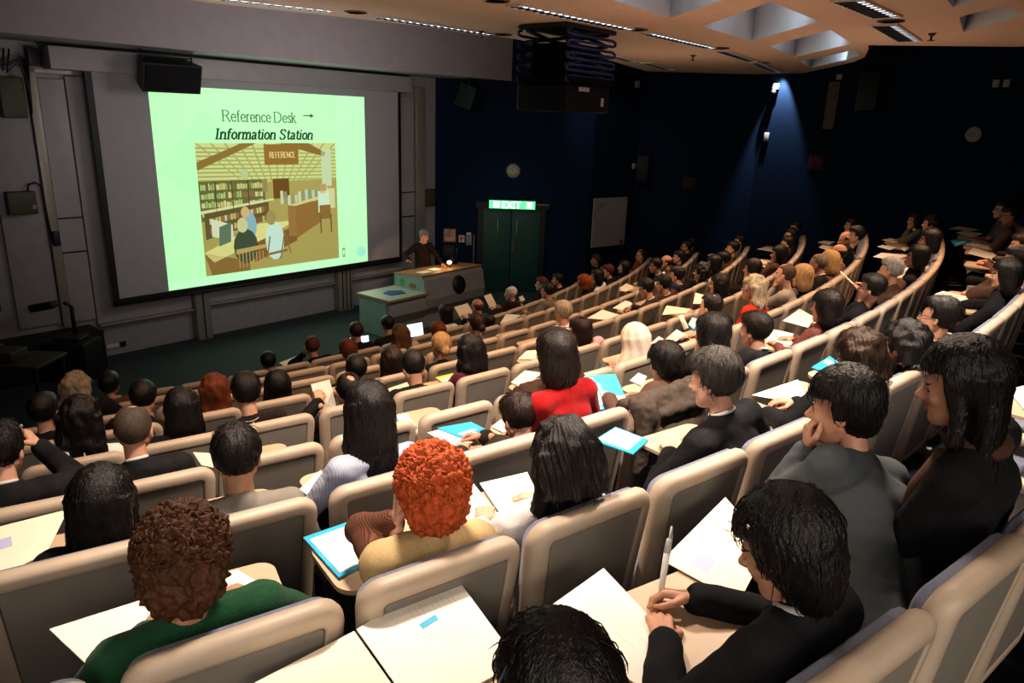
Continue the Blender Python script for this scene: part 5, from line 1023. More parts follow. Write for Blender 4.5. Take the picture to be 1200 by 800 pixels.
HAIRH = {}
def hair_mesh(style, h, seed=0):
    """hair shapes in head coordinates"""
    key = (style, h, seed)
    if key in HAIRH: return HAIRH[key]
    def cap(P, off, top=0.):
        return sd_ell(P, (0,-.018,.036+top), (.076+off,.096+off,.088+off))
    def face_cut(P, hl=.052, side=-.02, nape=-.075, ear=.035):
        """positive where hair must not be: the face, below the nape, before the ears"""
        a = np.minimum(P[:,1]-(.012), hl-P[:,2])                # front below hair line
        b = nape-P[:,2]
        c = np.minimum(P[:,1]-side, .0+(-P[:,2]-.0))            # beside the face below the ear top
        return np.maximum(np.maximum(a, b), np.minimum(c, ear-0*c))
    amp, fr = .004, 60.
    lo = np.array((-.17,-.19,-.17)); hi = np.array((.17,.15,.19))
    if style in ('short','shortf','crop','crown','crown2','lift'):
        off = {'short':.016,'shortf':.024,'crop':.007,'crown':.013,'crown2':.022,'lift':.024}[style]
        def fn(P):
            d = cap(P, off, .004 if style != 'crop' else 0)
            if style in ('short','lift'): d = smin(d, sd_ell(P, (.0,.045,.098), (.058,.045,.028)), .02)
            if style == 'shortf': d = smin(d, sd_ell(P, (0,-.06,-.02), (.078,.06,.075)), .03)
            if style == 'crown2': d = smin(d, sd_ell(P, (0,-.05,-.05), (.088,.062,.105)), .03)
            n_ = {'short':-.075,'shortf':-.105,'crop':-.065,'crown':-.080,'crown2':-.15,'lift':-.085}[style]
            hl = {'short':.062,'shortf':.048,'crop':.078,'crown':.085,'crown2':.06,'lift':.066}[style]
            d = np.maximum(d, face_cut(P, hl, -.012 if style != 'shortf' else .03, n_))
            if style in ('crown','crown2'): d = np.maximum(d, -sd_ell(P, (.0,-.055,.118), (.034,.040,.045)))
            if style == 'crop': d = np.maximum(d, -sd_ell(P, (.0,.05,.12), (.040,.075,.05)))
            return d
        amp, fr = (.0035, 55.) if style != 'crop' else (.0012, 90.)
    elif style == 'bald':
        def fn(P):
            d = cap(P, .010); d = np.maximum(d, face_cut(P, .05, -.012, -.072)); return np.maximum(d, P[:,2]-.052)
    elif style in ('bob','bob2','bobw'):
        def fn(P):
            d = cap(P, .023, .004); d = smin(d, sd_ell(P, (0,-.035,-.03 if style != 'bobw' else -.01), (.104,.085,.115)), .03); d = smin(d, sd_ell(P, (0,-.050,-.085), (.106,.070,.105)), .03) if style != 'bobw' else smin(d, sd_ell(P, (0,-.065,-.075), (.088,.055,.075)), .03)
            inner = np.minimum(P[:,1]-(.045+.10*np.abs(P[:,0])*0), .056-P[:,2]); d = np.maximum(d, inner)
            d = np.maximum(d, np.minimum(.066-np.abs(P[:,0]), np.minimum(P[:,1]-.0, .05-P[:,2])))
            if style == 'bob2': d = smin(d, sd_ell(P, (0,-.065,-.06), (.105,.075,.15)), .03); d = np.maximum(d, np.minimum(P[:,1]-.03, .05-P[:,2]))
            d = np.maximum(d, {'bob':-.155,'bob2':-.195,'bobw':-.125}[style]-P[:,2])
            return d
        lo = np.array((-.16,-.19,-.24)); amp = .003; fr = 70.
    elif style in ('long','long2','longcurl','wavy'):
        bot = {'long':-.40,'long2':-.29,'longcurl':-.27,'wavy':-.17}[style]; wd = {'long':.098,'long2':.108,'longcurl':.118,'wavy':.112}[style]
        def fn(P):
            d = cap(P, .024, .004)
            t = np.clip((.02-P[:,2])/(.02-bot), 0, 1)
            cy_ = -.055-.045*t; rx = wd*(1+.18*t-.35*np.maximum(t-.75,0)*2); ry = .062-.022*t
            q = np.stack([P[:,0]/rx, (P[:,1]-cy_)/ry], 1); e = (np.linalg.norm(q, axis=1)-1)*ry
            e = np.maximum(e, np.maximum(P[:,2]-.04, bot+.05*np.sin(P[:,0]*60+seed)*.35-P[:,2]))
            d = smin(d, e, .03)
            s_ = union(P, [('c',(-.082,.02,.03),(-.098,.0,-.15),.020,.022), ('c',(.082,.02,.03),(.098,.0,-.15),.020,.022)], .02)
            if style != 'wavy': d = smin(d, np.maximum(s_, -.19-P[:,2]), .02)
            d = np.maximum(d, np.minimum(P[:,1]-.04, .055-P[:,2]))
            return np.maximum(d, np.minimum(.064-np.abs(P[:,0]), np.minimum(P[:,1]-.0, .05-P[:,2])))
        lo = np.array((-.20,-.22,bot-.05)); amp = {'long':.004,'long2':.009,'longcurl':.012,'wavy':.013}[style]; fr = 60. if style == 'long' else 38.
    elif style == 'curly':
        def fn(P):
            d = sd_ell(P, (0,-.024,.032), (.110,.122,.115)); d = smin(d, sd_ell(P, (0,-.05,-.045), (.098,.075,.085)), .03)
            return np.maximum(d, np.maximum(np.minimum(P[:,1]-.045, .06-P[:,2]), -.115-P[:,2]))
        amp, fr = .009, 75.
    elif style == 'bun':
        def fn(P):
            d = cap(P, .016); d = np.maximum(d, face_cut(P, .062, -.012, -.085)); return smin(d, sd_ell(P, (0,-.125,-.02), (.042,.036,.040)), .02)
    elif style == 'hijab':
        def fn(P):
            d = sd_ell(P, (0,-.012,.022), (.104,.120,.122)); t = np.clip((-P[:,2])/.2, 0, 1)
            q = np.stack([P[:,0]/(.098+.06*t), (P[:,1]+.02)/(.098+.03*t)], 1); e = (np.linalg.norm(q, axis=1)-1)*.09
            d = smin(d, np.maximum(e, np.maximum(P[:,2]-.02, -.22-P[:,2])), .04)
            return np.maximum(d, -sd_ell(P, (0,.10,-.015), (.060,.08,.085)))
        lo = np.array((-.20,-.2,-.25)); amp = .004; fr = 26.
    V, F = snet(fn, lo, hi, h)
    if len(V):
        N = vnorm(V, F); th = np.arctan2(V[:,0], -(V[:,1]+.02))
        if style in ('curly',): w = amp*(wob(V, fr, seed)+.6*wob(V, fr*1.9, seed+1))
        elif style in ('longcurl','wavy','long2'): w = amp*(.8*wob(V*np.array((1,1,.55)), fr, seed)+.25*np.sin(th*36+6*V[:,2]*8))
        elif style == 'hijab': w = amp*np.sin(th*9+V[:,2]*14)
        else: w = amp*(.30*np.sin(th*52+4*wob(V, 12, seed))+.28*np.sin(th*91+5*wob(V, 9, seed+2))+.45*wob(V*np.array((1,1,.18)), fr, seed))
        V = V+N*w[:, None]
    HAIRH[key] = (V, F); return V, F

def hair_mat(col):
    l = sum(col)
    return mat('hair', tuple(v*.6 for v in col) if l < .1 else col, .40 if l < .1 else .55, noise=.35, scale=75, bump=.5, bscale=260, stretch=(1,1,.12), spec=.42 if l < .1 else .3)
def cloth_mat(P):
    c = P['tc']
    if P['top'] == 'plaid': return stripes('plaid_cloth', tuple(v*.45 for v in c), tuple(min(1, v*1.6) for v in c), 26, 'X', .9, True)
    if P.get('id') == 'stripe': return stripes('striped_shirting', c, tuple(min(1,v*1.45) for v in c), 30, 'X', .85)
    if P['top'] == 'suit': return mat('suit_wool', c, .82, noise=.15, scale=60, bump=.12, bscale=260, spec=.25)
    if P['top'] == 'sweater': return mat('knit_wool', c, .95, noise=.15, scale=70, bump=.35, bscale=240, spec=.15, sheen=.1)
    return mat('cloth', c, .88, noise=.10, scale=160, bump=.15, bscale=260, spec=.2)

def make_person(P, MW, standing=False, label=None):
    """one seated (or standing) figure: a continuous skin body; hair and clothes are its children"""
    near = P.get('near'); dist = (MW.to_translation()-Vector((0,0,CAM[3]))).length
    h = min(.024, max(.013, dist*.0034)); hh = min(.0125, max(.0044, dist*.0017)); hd = min(.0095, max(.0042, dist*.0015))
    H = np.array(P['head'], float); male = P.get('sex', 'm') == 'm'; rs = random.Random(P['id'])
    sw = (.190 if male else .168); pose = P['pose']
    # look towards the slide, or down at the papers
    yaw = P.get('yaw'); pitch = P.get('pitch')
    if yaw is None:
        sc = MW.inverted() @ (FA+FE*3.6+Vector((0,0,2.4))); dx, dy = sc.x-H[0], sc.y-H[1]
        yaw = -math.degrees(math.atan2(dx, dy))*.8+rs.uniform(-6,6)
    if pitch is None: pitch = 24 if pose.startswith('write') else (rs.uniform(4,14) if pose in ('tab',) else rs.uniform(-2,6))
    A = rotm(yaw, pitch, rs.uniform(-4,4)+P.get('roll',0))
    if standing: Pv = np.array((0,0,.95)); 
    else: Pv = np.array((.35*H[0], .25, .51))
    N = H+A @ np.array((0,-.030,-.100))*.6+np.array((0,-.045,-.115))
    if not standing: N[1] = max(N[1], .205)
    up = nz(N-Pv); tw = R(yaw*.18); X = np.array((math.cos(tw), math.sin(tw), 0)); X = nz(X-up*(X @ up)); Fw = np.cross(up, X)
    Lt = np.linalg.norm(N-Pv); Cc = N-up*.17; W = Pv+up*(.32*Lt)
    if not standing: Cc = Cc-Fw*.012
    sh = {s: N+X*s*sw-up*(.052 if pose != 'lap' else .058)-Fw*.004 for s in (-1,1)}
    a_, b_ = (.285,.25) if not male else (.30,.265)
    # hand targets
    T = {}; hint = {}; hdir = {}; hz = {}; curl = {-1:.35, 1:.35}; spread = 0.; tz = .735
    for s in (-1,1):
        T[s] = np.array((s*.13, .46, .60)); hint[s] = (s*.8,-.5,-.7); hdir[s] = (-s*.45,.8,-.1); hz[s] = (0,.1,1)
        if pose in ('tab','writeL','writeZ','holdL','chinL','cheekL'): T[s] = np.array((s*.15+.04, .50, tz)); hdir[s] = (-s*.6,.75,0); hint[s] = (s*.9,-.2,-.6)
    if pose in ('writeL','writeZ'): T[1] = np.array((.08,.56,tz+.02)); hdir[1] = (-.55,.8,-.1); hz[1] = (.5,.1,.85); curl[1] = .55
    if pose in ('chinL','cheekL','mouthL'):
        off = {'chinL':(-.02,.085,-.165),'cheekL':(-.105,.045,-.105),'mouthL':(-.05,.115,-.15)}[pose]
        T[-1] = H+A @ np.array(off); hint[-1] = (-.5,.35,-.9); hdir[-1] = tuple(A @ np.array((.25 if pose != 'cheekL' else .12, -.05, 1.0))); hz[-1] = tuple(A @ np.array((-.35,1.0,.05))) if pose != 'cheekL' else tuple(A @ np.array((-1,.1,.05))); curl[-1] = .62 if pose != 'cheekL' else .45
    if pose == 'mouthL': T[1] = np.array((.10,.50,tz))
    if pose == 'hold':
        for s in (-1,1): T[s] = np.array((s*.12, .50, .86)); hdir[s] = (-s*.2,.75,.5); hint[s] = (s*.8,-.3,-.7); curl[s] = .45
    if pose == 'holdL': T[-1] = np.array((-.16,.50,.80)); hdir[-1] = (.2,.8,.3)
    if pose == 'fold':
        for s in (-1,1): T[s] = np.array((-s*.10, .36, .72+.05*s)); hdir[s] = (-s*1.,.1,.05); hint[s] = (s*1.,-.1,-.8)
    if pose == 'camera':
        T[1] = H+np.array((.14,.17,-.07)); T[-1] = H+np.array((-.08,.19,-.07)); hint[1] = (.6,.0,-1); hint[-1] = (-.9,.1,-.7)
        hdir[1] = (-.5,.3,.75); hdir[-1] = (.5,.3,.75); hz[1] = (.8,-.2,.3); hz[-1] = (-.8,-.2,.3); curl[1] = curl[-1] = .5
    if standing:
        T[-1] = np.array(P['hands'][0]); T[1] = np.array(P['hands'][1]); hdir[-1] = P['hdir'][0]; hdir[1] = P['hdir'][1]; hint[-1] = (-.6,-.4,-.5); hint[1] = (.8,-.3,-.3); hz[-1] = (-.3,.2,1); curl[-1] = .25
    E = {}
    if not standing and pose in ('tab','lap','writeL','hold','holdL','fold'):
        for s in (-1,1): T[s] = T[s]+np.array((.6*H[0],0,0))
    for s in (-1,1): E[s], T[s] = elbow(sh[s], T[s], a_, b_, hint[s])
    # skin body: torso, arms, legs in one union
    def torso(g):
        pr = []
        for s in (-1,1):
            pr += [('c', Cc+X*s*.078, W+X*s*.062, .098+g, .088+g), ('c', W+X*s*.062, Pv+X*s*.075, .088+g, .106+g), ('c', N+X*s*.045-up*.045, sh[s]-X*s*.004, .056+g, .058+g)]
        pr.append(('c', Cc-Fw*.02, N-up*.05, .085+g, .062+g))
        if not male: pr += [('e', Cc+X*s*.072+Fw*.088-up*.035, (.055+g,.05+g,.055+g)) for s in (-1,1)]
        return pr
    def arms(g, cut):
        pr = []
        for s in (-1,1):
            wr = E[s]+(T[s]-E[s])*cut
            pr += [('c', sh[s], E[s], .055+g, .043+g), ('c', E[s], wr, .043+g*1.1, .029+g*1.15)]
        return pr
    hipz = Pv
    if standing: kn = {s: np.array((s*.10,.02,.50)) for s in (-1,1)}; an = {s: np.array((s*.12,-.02,.09)) for s in (-1,1)}
    else:
        k_ = rs.uniform(-.02,.04); kn = {s: np.array((s*(.10+k_)+.2*H[0], .62, .53)) for s in (-1,1)}; an = {s: np.array((s*.11+.2*H[0], .60+rs.uniform(-.04,.08), .09)) for s in (-1,1)}
    def legs(g):
        pr = []
        for s in (-1,1):
            hp = Pv+X*s*.085
            pr += [('c', hp, kn[s], .090+g, .060+g), ('c', kn[s], an[s], .056+g, .040+g)]
        return pr
    feet = [('c', an[s]+np.array((0,-.03,-.045)), an[s]+np.array((0,.15,-.058)), .042, .030) for s in (-1,1)]
    body = torso(-.012)+arms(-.006, 1.0)+legs(-.012)+feet+[('c', N-up*.05, H+A @ np.array((0,-.022,-.05)), .056 if male else .050, .052 if male else .046)]
    lo, hi = bounds(body, .03)
    V, F = snet(lambda Q: union(Q, body, .022), lo, hi, h*1.15)
    vs, fs, mi = [V], [F], [np.zeros(len(F), int)]; nv = len(V)
    hs = P.get('hs', 1.07); hv, hf = head_mesh(hh)
    c = hv[hf].mean(1); m_ = np.zeros(len(hf), int)
    m_[(np.abs(c[:,0]) < .024) & (c[:,1] > .086) & (c[:,2] < -.053) & (c[:,2] > -.076)] = 1
    m_[(((np.abs(c[:,0])-.030)/.0115)**2+((c[:,2]+.004)/.0058)**2 < 1) & (c[:,1] > .066)] = 2
    m_[(((np.abs(c[:,0])-.033)/.017)**2+((c[:,2]-.0185)/.0034)**2 < 1) & (c[:,1] > .062)] = 3
    vs.append((hv*hs) @ A.T+H); fs.append(hf+nv); mi.append(m_); nv += len(hv)
    for s in (-1,1):
        v2, f2 = hand_mesh(T[s], np.asarray(hdir[s], float), np.asarray(hz[s], float), curl[s], -s if False else (-1 if s == 1 else 1), hd, spread, .55)
        vs.append(v2); fs.append(f2+nv); mi.append(np.zeros(len(f2), int)); nv += len(v2)
    def press(V):
        if not standing: V[:,1] = np.where(V[:,2] < 1.0, np.maximum(V[:,1], .085+.13*(1.0-V[:,2])), V[:,1])
        return V
    press(vs[0]); hc = hair_mat(P['hc']); sk = skin(SK[P.get('skin', rs.choice([0,0,1,2]))])
    o = mesh_obj('person', np.concatenate(vs), np.concatenate(fs), [sk, lip, eyew, hair_mat((.03,.02,.015) if P['hair'] == 'hijab' else P['hc'])], None, None, np.concatenate(mi))
    o.matrix_world = MW; tag(o, label or person_label(P), 'person')
    if not standing: o['group'] = 'listeners in the lecture seats'
    # hair
    v, f = hair_mesh(P['hair'], hh*1.05 if P['hair'] != 'curly' else min(hh, .007), rs.randint(0,2))
    if len(v):
        Ay = rotm(yaw, pitch*.25); wt = np.clip((-.02-v[:,2])/.13, 0, 1)[:, None]; v = (v*hs) @ A.T*(1-wt)+(v*hs) @ Ay.T*wt+H
        if not standing: v[:,1] = np.where(v[:,2] < 1.03, np.maximum(v[:,1], .10+.13*(1.0-v[:,2])+.01*np.sin(v[:,0]*90)), v[:,1])
        if near and P['hair'] not in ('hijab','curly','bald','crop'):
            nn = vnorm(v, f); r4 = np.random.RandomState(len(v)); b = MB(); gd = np.array((0,0,-1.))
            for q in r4.choice(len(v), min(len(v), 420), replace=False):
                n0 = nn[q]; dn = gd-n0*(gd @ n0); ln = np.linalg.norm(dn)
                if ln < .15: dn = np.array((n0[1],-n0[0],0))+A @ np.array((r4.uniform(-.5,.5),-.6,0)); 
                dn = nz(dn+r4.normal(size=3)*.07); L4 = r4.uniform(.025,.06); p4 = v[q]-n0*.001
                if P['hair'] in ('short','lift','shortf') and p4[2] < H[2]-.05: L4 *= .4
                pts = [tuple(p4+dn*L4*u+n0*(.0035*math.sin(math.pi*u)+r4.uniform(0,.003)*u-4.6*(L4*u)**2)) for u in (0,.33,.66,1)]
                b.tube(pts, [.0012,.0015,.0012,.0004], 4, cap=False)
            b.build('hair_strands', hc, o)['kind'] = 'stuff'
        mesh_obj('headscarf' if P['hair'] == 'hijab' else 'hair', v, f, mat('scarf_cloth', P['hc'], .9, bump=.2) if P['hair'] == 'hijab' else hc, o)
    if P['hair'] == 'curly' and near:
        b = MB(); r3 = random.Random(11); M3 = Matrix(A.tolist()); Hv = Vector(H)
        for _ in range(620):
            th = r3.uniform(0, 6.283); ph = math.acos(r3.uniform(-.75, 1)); n3 = Vector((math.sin(ph)*math.cos(th), math.sin(ph)*math.sin(th), math.cos(ph)))
            p3 = Vector((n3.x*.116, n3.y*.128-.024, n3.z*.121+.032))
            if p3.y > .045 and p3.z < .07: continue
            if p3.z < -.11 : continue
            if P['id'] == 'curly' and (p3-Vector((0,-.05,.15))).length < .03: continue
            t3 = n3.orthogonal().normalized(); t3 = (Matrix.Rotation(r3.uniform(0,6.28), 3, n3) @ t3); u3 = n3.cross(t3); L3 = r3.uniform(.02,.045); rr3 = r3.uniform(.005,.0105)
            pts = [Hv+M3 @ (p3+t3*(L3*(q/11-.5))+(n3*math.cos(q*.95)+u3*math.sin(q*.95))*rr3-n3*((q/11-.5)**2*.03)) for q in range(12)]
            b.tube(pts, [.0016+.0026*math.sin(math.pi*(q+.5)/12) for q in range(12)], 5)
        b.build('curls', hc, o)['kind'] = 'stuff'
        if P.get('spot'):
            b = MB(); b.lathe([(.026,-.002),(.020,.003),(.010,.005),(.001,.006)], 16, M3.to_4x4()); b.v = [tuple(Hv+M3 @ Vector((-.012,-.062,.145))+Vector(v)) for v in b.v]; b.build('scalp', mat('scalp', (.40,.20,.13), .5, noise=.2, scale=80), o)
    # clothes
    top = P['top']; cm = cloth_mat(P); g = {'suit':.016,'jacket':.016,'sweater':.010,'shirt':.008,'blouse':.008,'plaid':.010,'vest':.014}[top]
    cut = .93 if top in ('suit','jacket','sweater') else .88
    collar = [('c', N-up*.035-Fw*.004, N+up*.006, .064, .060)] if top in ('suit','jacket','shirt','blouse','plaid') else [('c', N-up*.045, N-up*.014, .066, .062)]
    name = {'suit':'suit_jacket','jacket':'jacket','sweater':'sweater','shirt':'shirt','blouse':'blouse','plaid':'plaid_shirt','vest':'vest'}[top]
    def fold(V, F, amp):
        n = vnorm(V, F); return press(V+n*(amp*(wob(V*np.array((1,1,.6)), 17, .3)+.5*wob(V, 38, .9)))[:, None])
    if top == 'vest':
        pr = torso(g+.012)+collar; lo, hi = bounds(pr, .03); v, f = snet(lambda Q: union(Q, pr, .02), lo, hi, h); mesh_obj(name, fold(v, f, .003), f, cm, o)
        pr = arms(.012, .9); lo, hi = bounds(pr, .03); v, f = snet(lambda Q: union(Q, pr, .02), lo, hi, h)
        mesh_obj('sleeves', fold(v, f, .004), f, stripes('brown_striped_sleeve', (.05,.015,.008), (.16,.055,.028), 42, 'Z', .9), o)
    else:
        pr = torso(g)+arms(g, cut)+collar; lo, hi = bounds(pr, .03); kk = .022
        v, f = snet(lambda Q: union(Q, pr, kk), lo, hi, h); mesh_obj(name, fold(v, f, .0045 if top != 'sweater' else .003), f, cm, o)
    if top == 'suit' or P.get('collar'):
        col = P.get('collar', (.62,.60,.56)); b = MB(); nk = nz(H+A @ np.array((0,-.022,-.05))-(N-up*.05)); c0 = N+nk*.036; n_ = 20; f2 = nz(Fw-nk*(Fw @ nk))
        b.tube([c0+(X*math.cos(2*math.pi*i/n_)*.050+f2*math.sin(2*math.pi*i/n_)*.050)-nk*.010*math.sin(2*math.pi*i/n_) for i in range(n_)], .009, 6, closed=True)
        b.build('shirt_collar', mat('shirt_collar', col, .8), o)
    if dist < 16:
        pm = mat('trousers', P.get('pants', (.022,.022,.026)), .9, noise=.15, scale=40, bump=.15, bscale=200, spec=.2)
        pr = legs(.006)+[('c', Pv-X*.06, Pv+X*.06, .108, .108)]; lo, hi = bounds(pr, .03); v, f = snet(lambda Q: union(Q, pr, .03), lo, hi, h*1.15); mesh_obj('trousers', fold(v, f, .004), f, pm, o)
        pr = [('c', p[1], p[2], p[3]+.006, p[4]+.006) for p in feet]; lo, hi = bounds(pr, .02)
        for s in (0,1): 
            lo, hi = bounds(pr[s:s+1], .02); v, f = snet(lambda Q: union(Q, pr[s:s+1], .01), lo, hi, .014); mesh_obj('shoe', v, f, mat('shoe_leather', (.012,.011,.011), .4), o)
    HM = Matrix(((A[0][0],A[0][1],A[0][2],H[0]),(A[1][0],A[1][1],A[1][2],H[1]),(A[2][0],A[2][1],A[2][2],H[2]),(0,0,0,1)))
    if P.get('glasses'):
        b = MB()
        for s in (-1,1):
            b.tube([HM @ Vector((s*.032+.022*math.cos(2*math.pi*i/14), .103, -.004+.017*math.sin(2*math.pi*i/14))) for i in range(14)], .0022, 5, closed=True)
            b.tube([HM @ Vector(p) for p in ((s*.054,.103,.002),(s*.080,.06,.006),(s*.084,-.01,.004))], .0024, 5)
        b.tube([HM @ Vector(p) for p in ((-.010,.105,0),(.010,.105,0))], .002, 5); b.build('glasses', mat('spectacle_metal', (.45,.45,.47), .25, .9) if P['id'] == 'p1005' else mat('spectacle_dark', (.05,.045,.045), .3), o)
    if P.get('scarf'):
        b = MB(); b.tube([N+up*.01+X*.07*math.cos(2*math.pi*i/16)+Fw*.07*math.sin(2*math.pi*i/16) for i in range(16)], .026, 8, closed=True); b.build('scarf', mat('white_scarf', (.68,.62,.56), .9, bump=.3), o)
    if P.get('lany'):
        b = MB(); q = N-Fw*.07+up*.0; b.tube([q, q-up*.02-Fw*.012, q-up*.05-Fw*.018], .006, 6); b.tube([N+up*.008+X*.062*math.cos(t)-Fw*.064*math.sin(t) for t in [i*.3926 for i in range(9)]], .004, 6); b.build('lanyard', mat('pale_lanyard', (.45,.45,.42), .6), o)
    if P.get('band'):
        b = MB(); b.tube([HM @ Vector((.103*math.cos(math.pi*i/16), -.005, .030+.112*math.sin(math.pi*i/16))) for i in range(17)], .009, 8); b.build('headband', mat('blue_sheen_headband', (.06,.10,.20), .15), o)
    return o, dict(H=H, A=A, T=T, E=E, HM=HM, N=N, up=up, X=X, Fw=Fw)

INFO = {}
for P in PEOPLE:
    k, i = P['row'], P['seat']
    o, inf = make_person(P, row_frame(k, SEATS[k][i])); INFO[P['id']] = (o, inf, P)

# the presenter behind the lectern
PP = dict(id='presenter', hair='short', hc=(.20,.19,.18), top='suit', tc=(.016,.011,.008), pose='stand', near=1, sex='m', head=(0,.03,1.66), yaw=12, pitch=14, hands=((-.26,.34,1.10),(.48,.24,1.20)), hdir=((-.1,.9,-.3),(.7,.5,.35)))
PP['skin'] = 0
pd = Vector((.62,-.78,0)).normalized()
o, inf = make_person(PP, frame((-1.97,15.5,0), (pd.y, -pd.x), pd.xy), True, 'presenter standing behind the lectern in dark suit, one hand raised'); INFO['presenter'] = (o, inf, PP)

# ------------------------------------------------------------------ papers, booklets, small things
paper = mat('white_paper', (.80,.76,.68), .75, noise=.02, scale=5); paper2 = mat('ivory_paper', (.80,.72,.58), .75, noise=.03, scale=5)
coverb = mat('cyan_cover', (.03,.36,.60), .45, noise=.12, scale=8); ink = mat('pale_blue_ink', (.42,.45,.66), .8); inkg = mat('soft_grey_ink', (.60,.58,.54), .8)
yellow = mat('yellow_pad', (.80,.66,.10), .75); picm = mat('cover_picture', (.50,.30,.24), .6, noise=.6, scale=45)
def lerpq(q, u, v): return q[0]*(1-u)*(1-v)+q[1]*u*(1-v)+q[2]*u*v+q[3]*(1-u)*v
def sheet_mb(q, z0, z1, u0=0., v0=0., u1=1., v1=1., mb=None, mi=0):
    c = [lerpq(q,u,v) for u,v in ((u0,v0),(u1,v0),(u1,v1),(u0,v1))]
    area = sum(c[i].x*c[(i+1)%4].y-c[(i+1)%4].x*c[i].y for i in range(4))
    if area < 0: c = c[::-1]
    mb = mb or MB(); return mb.prism([(p.x,p.y) for p in c], z0, z1, None, mi)
def seat_desc(k, i):
    P = occ.get((k, i))
    if P is not None and P.get('desc'): return 'the '+' '.join(P['desc'].split(',')[0].split()[:8])
    return f'the {ordinal_right(k,i)} seat from right end of {ROWNAME[k]}'
cnt = {}
for kind, k, i, quad, z in PAPERS:
    q = [Vector((x,y,0)) for x, y in quad]; n = cnt.get((k,i), 0); cnt[(k,i)] = n+1; z += .006*n
    what, nm, cat = {'sheet':('white handout','handout','paper'), 'open':('open white folder','open_folder','folder'), 'leaf':('pale green binder leaf','binder_leaf','paper'), 'bluefolder':('blue-edged booklet with white sheet','booklet','booklet'),
        'bluebook':('light blue conference booklet','booklet','booklet'), 'notebook':('large white notebook','notebook','notebook'), 'sheetlabel':('white handout with lilac box','handout','paper'), 'sheetlogo':('white handout with small blue print','handout','paper'), 'yellow':('yellow pad','notepad','notepad')}[kind]
    if kind == 'open': b = sheet_mb(q, z, z+.004, 0, 0, .5, 1); sheet_mb(q, z+.001, z+.005, .505, 0, 1, 1, b); o = b.build(nm, paper)
    elif kind in ('bluefolder','bluebook'):
        o = sheet_mb(q, z, z+.006).build(nm, [coverb]); 
        if kind == 'bluefolder': sheet_mb(q, z+.0065, z+.008, .10, .05, .94, .84).build('white_sheet', paper, o)
        else: b = sheet_mb(q, z+.0062, z+.0066, .12, .55, .75, .66); sheet_mb(q, z+.0062, z+.0066, .12, .72, .6, .8, b); b.build('cover_print', paper, o)
    elif kind == 'yellow':
        o = sheet_mb(q, z, z+.008).build(nm, yellow); sheet_mb(q, z+.0085, z+.0095, 0, .35, 1, 1).build('white_sheet', paper, o)
    else:
        o = sheet_mb(q, z, z+(.012 if kind == 'notebook' else .003)).build(nm, mat('greenish_leaf', (.60,.64,.55), .7) if kind == 'leaf' else (paper if rng.random() < .6 else paper2))
        t = z+(.0124 if kind == 'notebook' else .0034)
        if kind in ('sheetlabel','notebook','sheetlogo'):
            b = MB()
            if kind == 'sheetlabel': sheet_mb(q, t, t+.0004, .12, .30, .30, .52, b)
            elif kind == 'sheetlogo': sheet_mb(q, t, t+.0004, .45, .3, .62, .36, b)
            else: 
                for r_ in range(3): sheet_mb(q, t, t+.0004, .22+.03*r_, .18, .24+.03*r_, .34-.03*r_, b)
            b.build('printed_mark', ink if kind != 'sheetlogo' else coverb, o)
            b = MB()
            for r_ in range(9): sheet_mb(q, t, t+.0003, .45+.05*r_, .12, .455+.05*r_, .12+.7*rng.uniform(.5,1), b)
            b.build('text_lines', mat('faint_text', (.66,.63,.57), .8), o)
    pre = ['', 'second ', 'third ', 'fourth ', 'fifth '][n]
    tag(o, f'{pre}{what} before {seat_desc(k,i)}', cat, 'papers on the writing tablets')

def held_sheet(pid, off, w_, h_, yaw, pitch, m, nm, label, cat, extra=None):
    o_, inf, P = INFO[pid]; MW = o_.matrix_world
    c = (inf['T'][-1]+inf['T'][1])/2+np.array(off)
    M = MW @ Matrix.Translation(Vector(c)) @ Matrix.Rotation(R(yaw),4,'Z') @ Matrix.Rotation(R(pitch),4,'X')
    b = MB(); n = 6
    V = [(-w_/2+w_*i/n, 0, j*h_) for j in (0,1) for i in range(n+1)]; V = [(x, .02*math.cos(x/w_*2), z) for x,_,z in V]
    V2 = [(x,y+.002,z) for x,y,z in V]; b.add(V+V2, [(i,i+1,n+2+i,n+1+i) for i in range(n)]+[(2*n+2+i,3*n+3+i,3*n+4+i,2*n+3+i) for i in range(n)])
    o = b.build(nm, m, None, M); tag(o, label, cat)
    return o
held_sheet('d3', (-.02,.08,-.12), .17, .23, 8, -22, paper, 'handout', 'white page held upright by the person in blue collar', 'paper')
held_sheet('hbald', (.02,.05,.0), .36, .26, 0, -40, paper2, 'magazine', 'open magazine held up in the front row by balding person', 'magazine')
held_sheet('p1043', (-.05,.08,.05), .24, .20, 20, -50, paper, 'leaflet', 'folded leaflet held by the grey-haired person in brown', 'leaflet')
held_sheet('p832', (-.06,.05,.10), .12, .15, 10, -30, paper, 'card', 'white card held by the person with thinning crown', 'card')
held_sheet('e815', (-.05,.05,.06), .14, .19, 10, -30, paper, 'leaflet', 'white leaflet held up in the fourth row', 'leaflet')
held_sheet('hwhead', (-.02,.05,.02), .22, .28, 0, -35, paper2, 'magazine', 'printed sheet held by the white-haired person in front row', 'magazine')
held_sheet('h8', (-.12,.05,.06), .16, .10, 0, -35, paper, 'leaflet', 'small white leaflet at the right end of front row', 'leaflet')

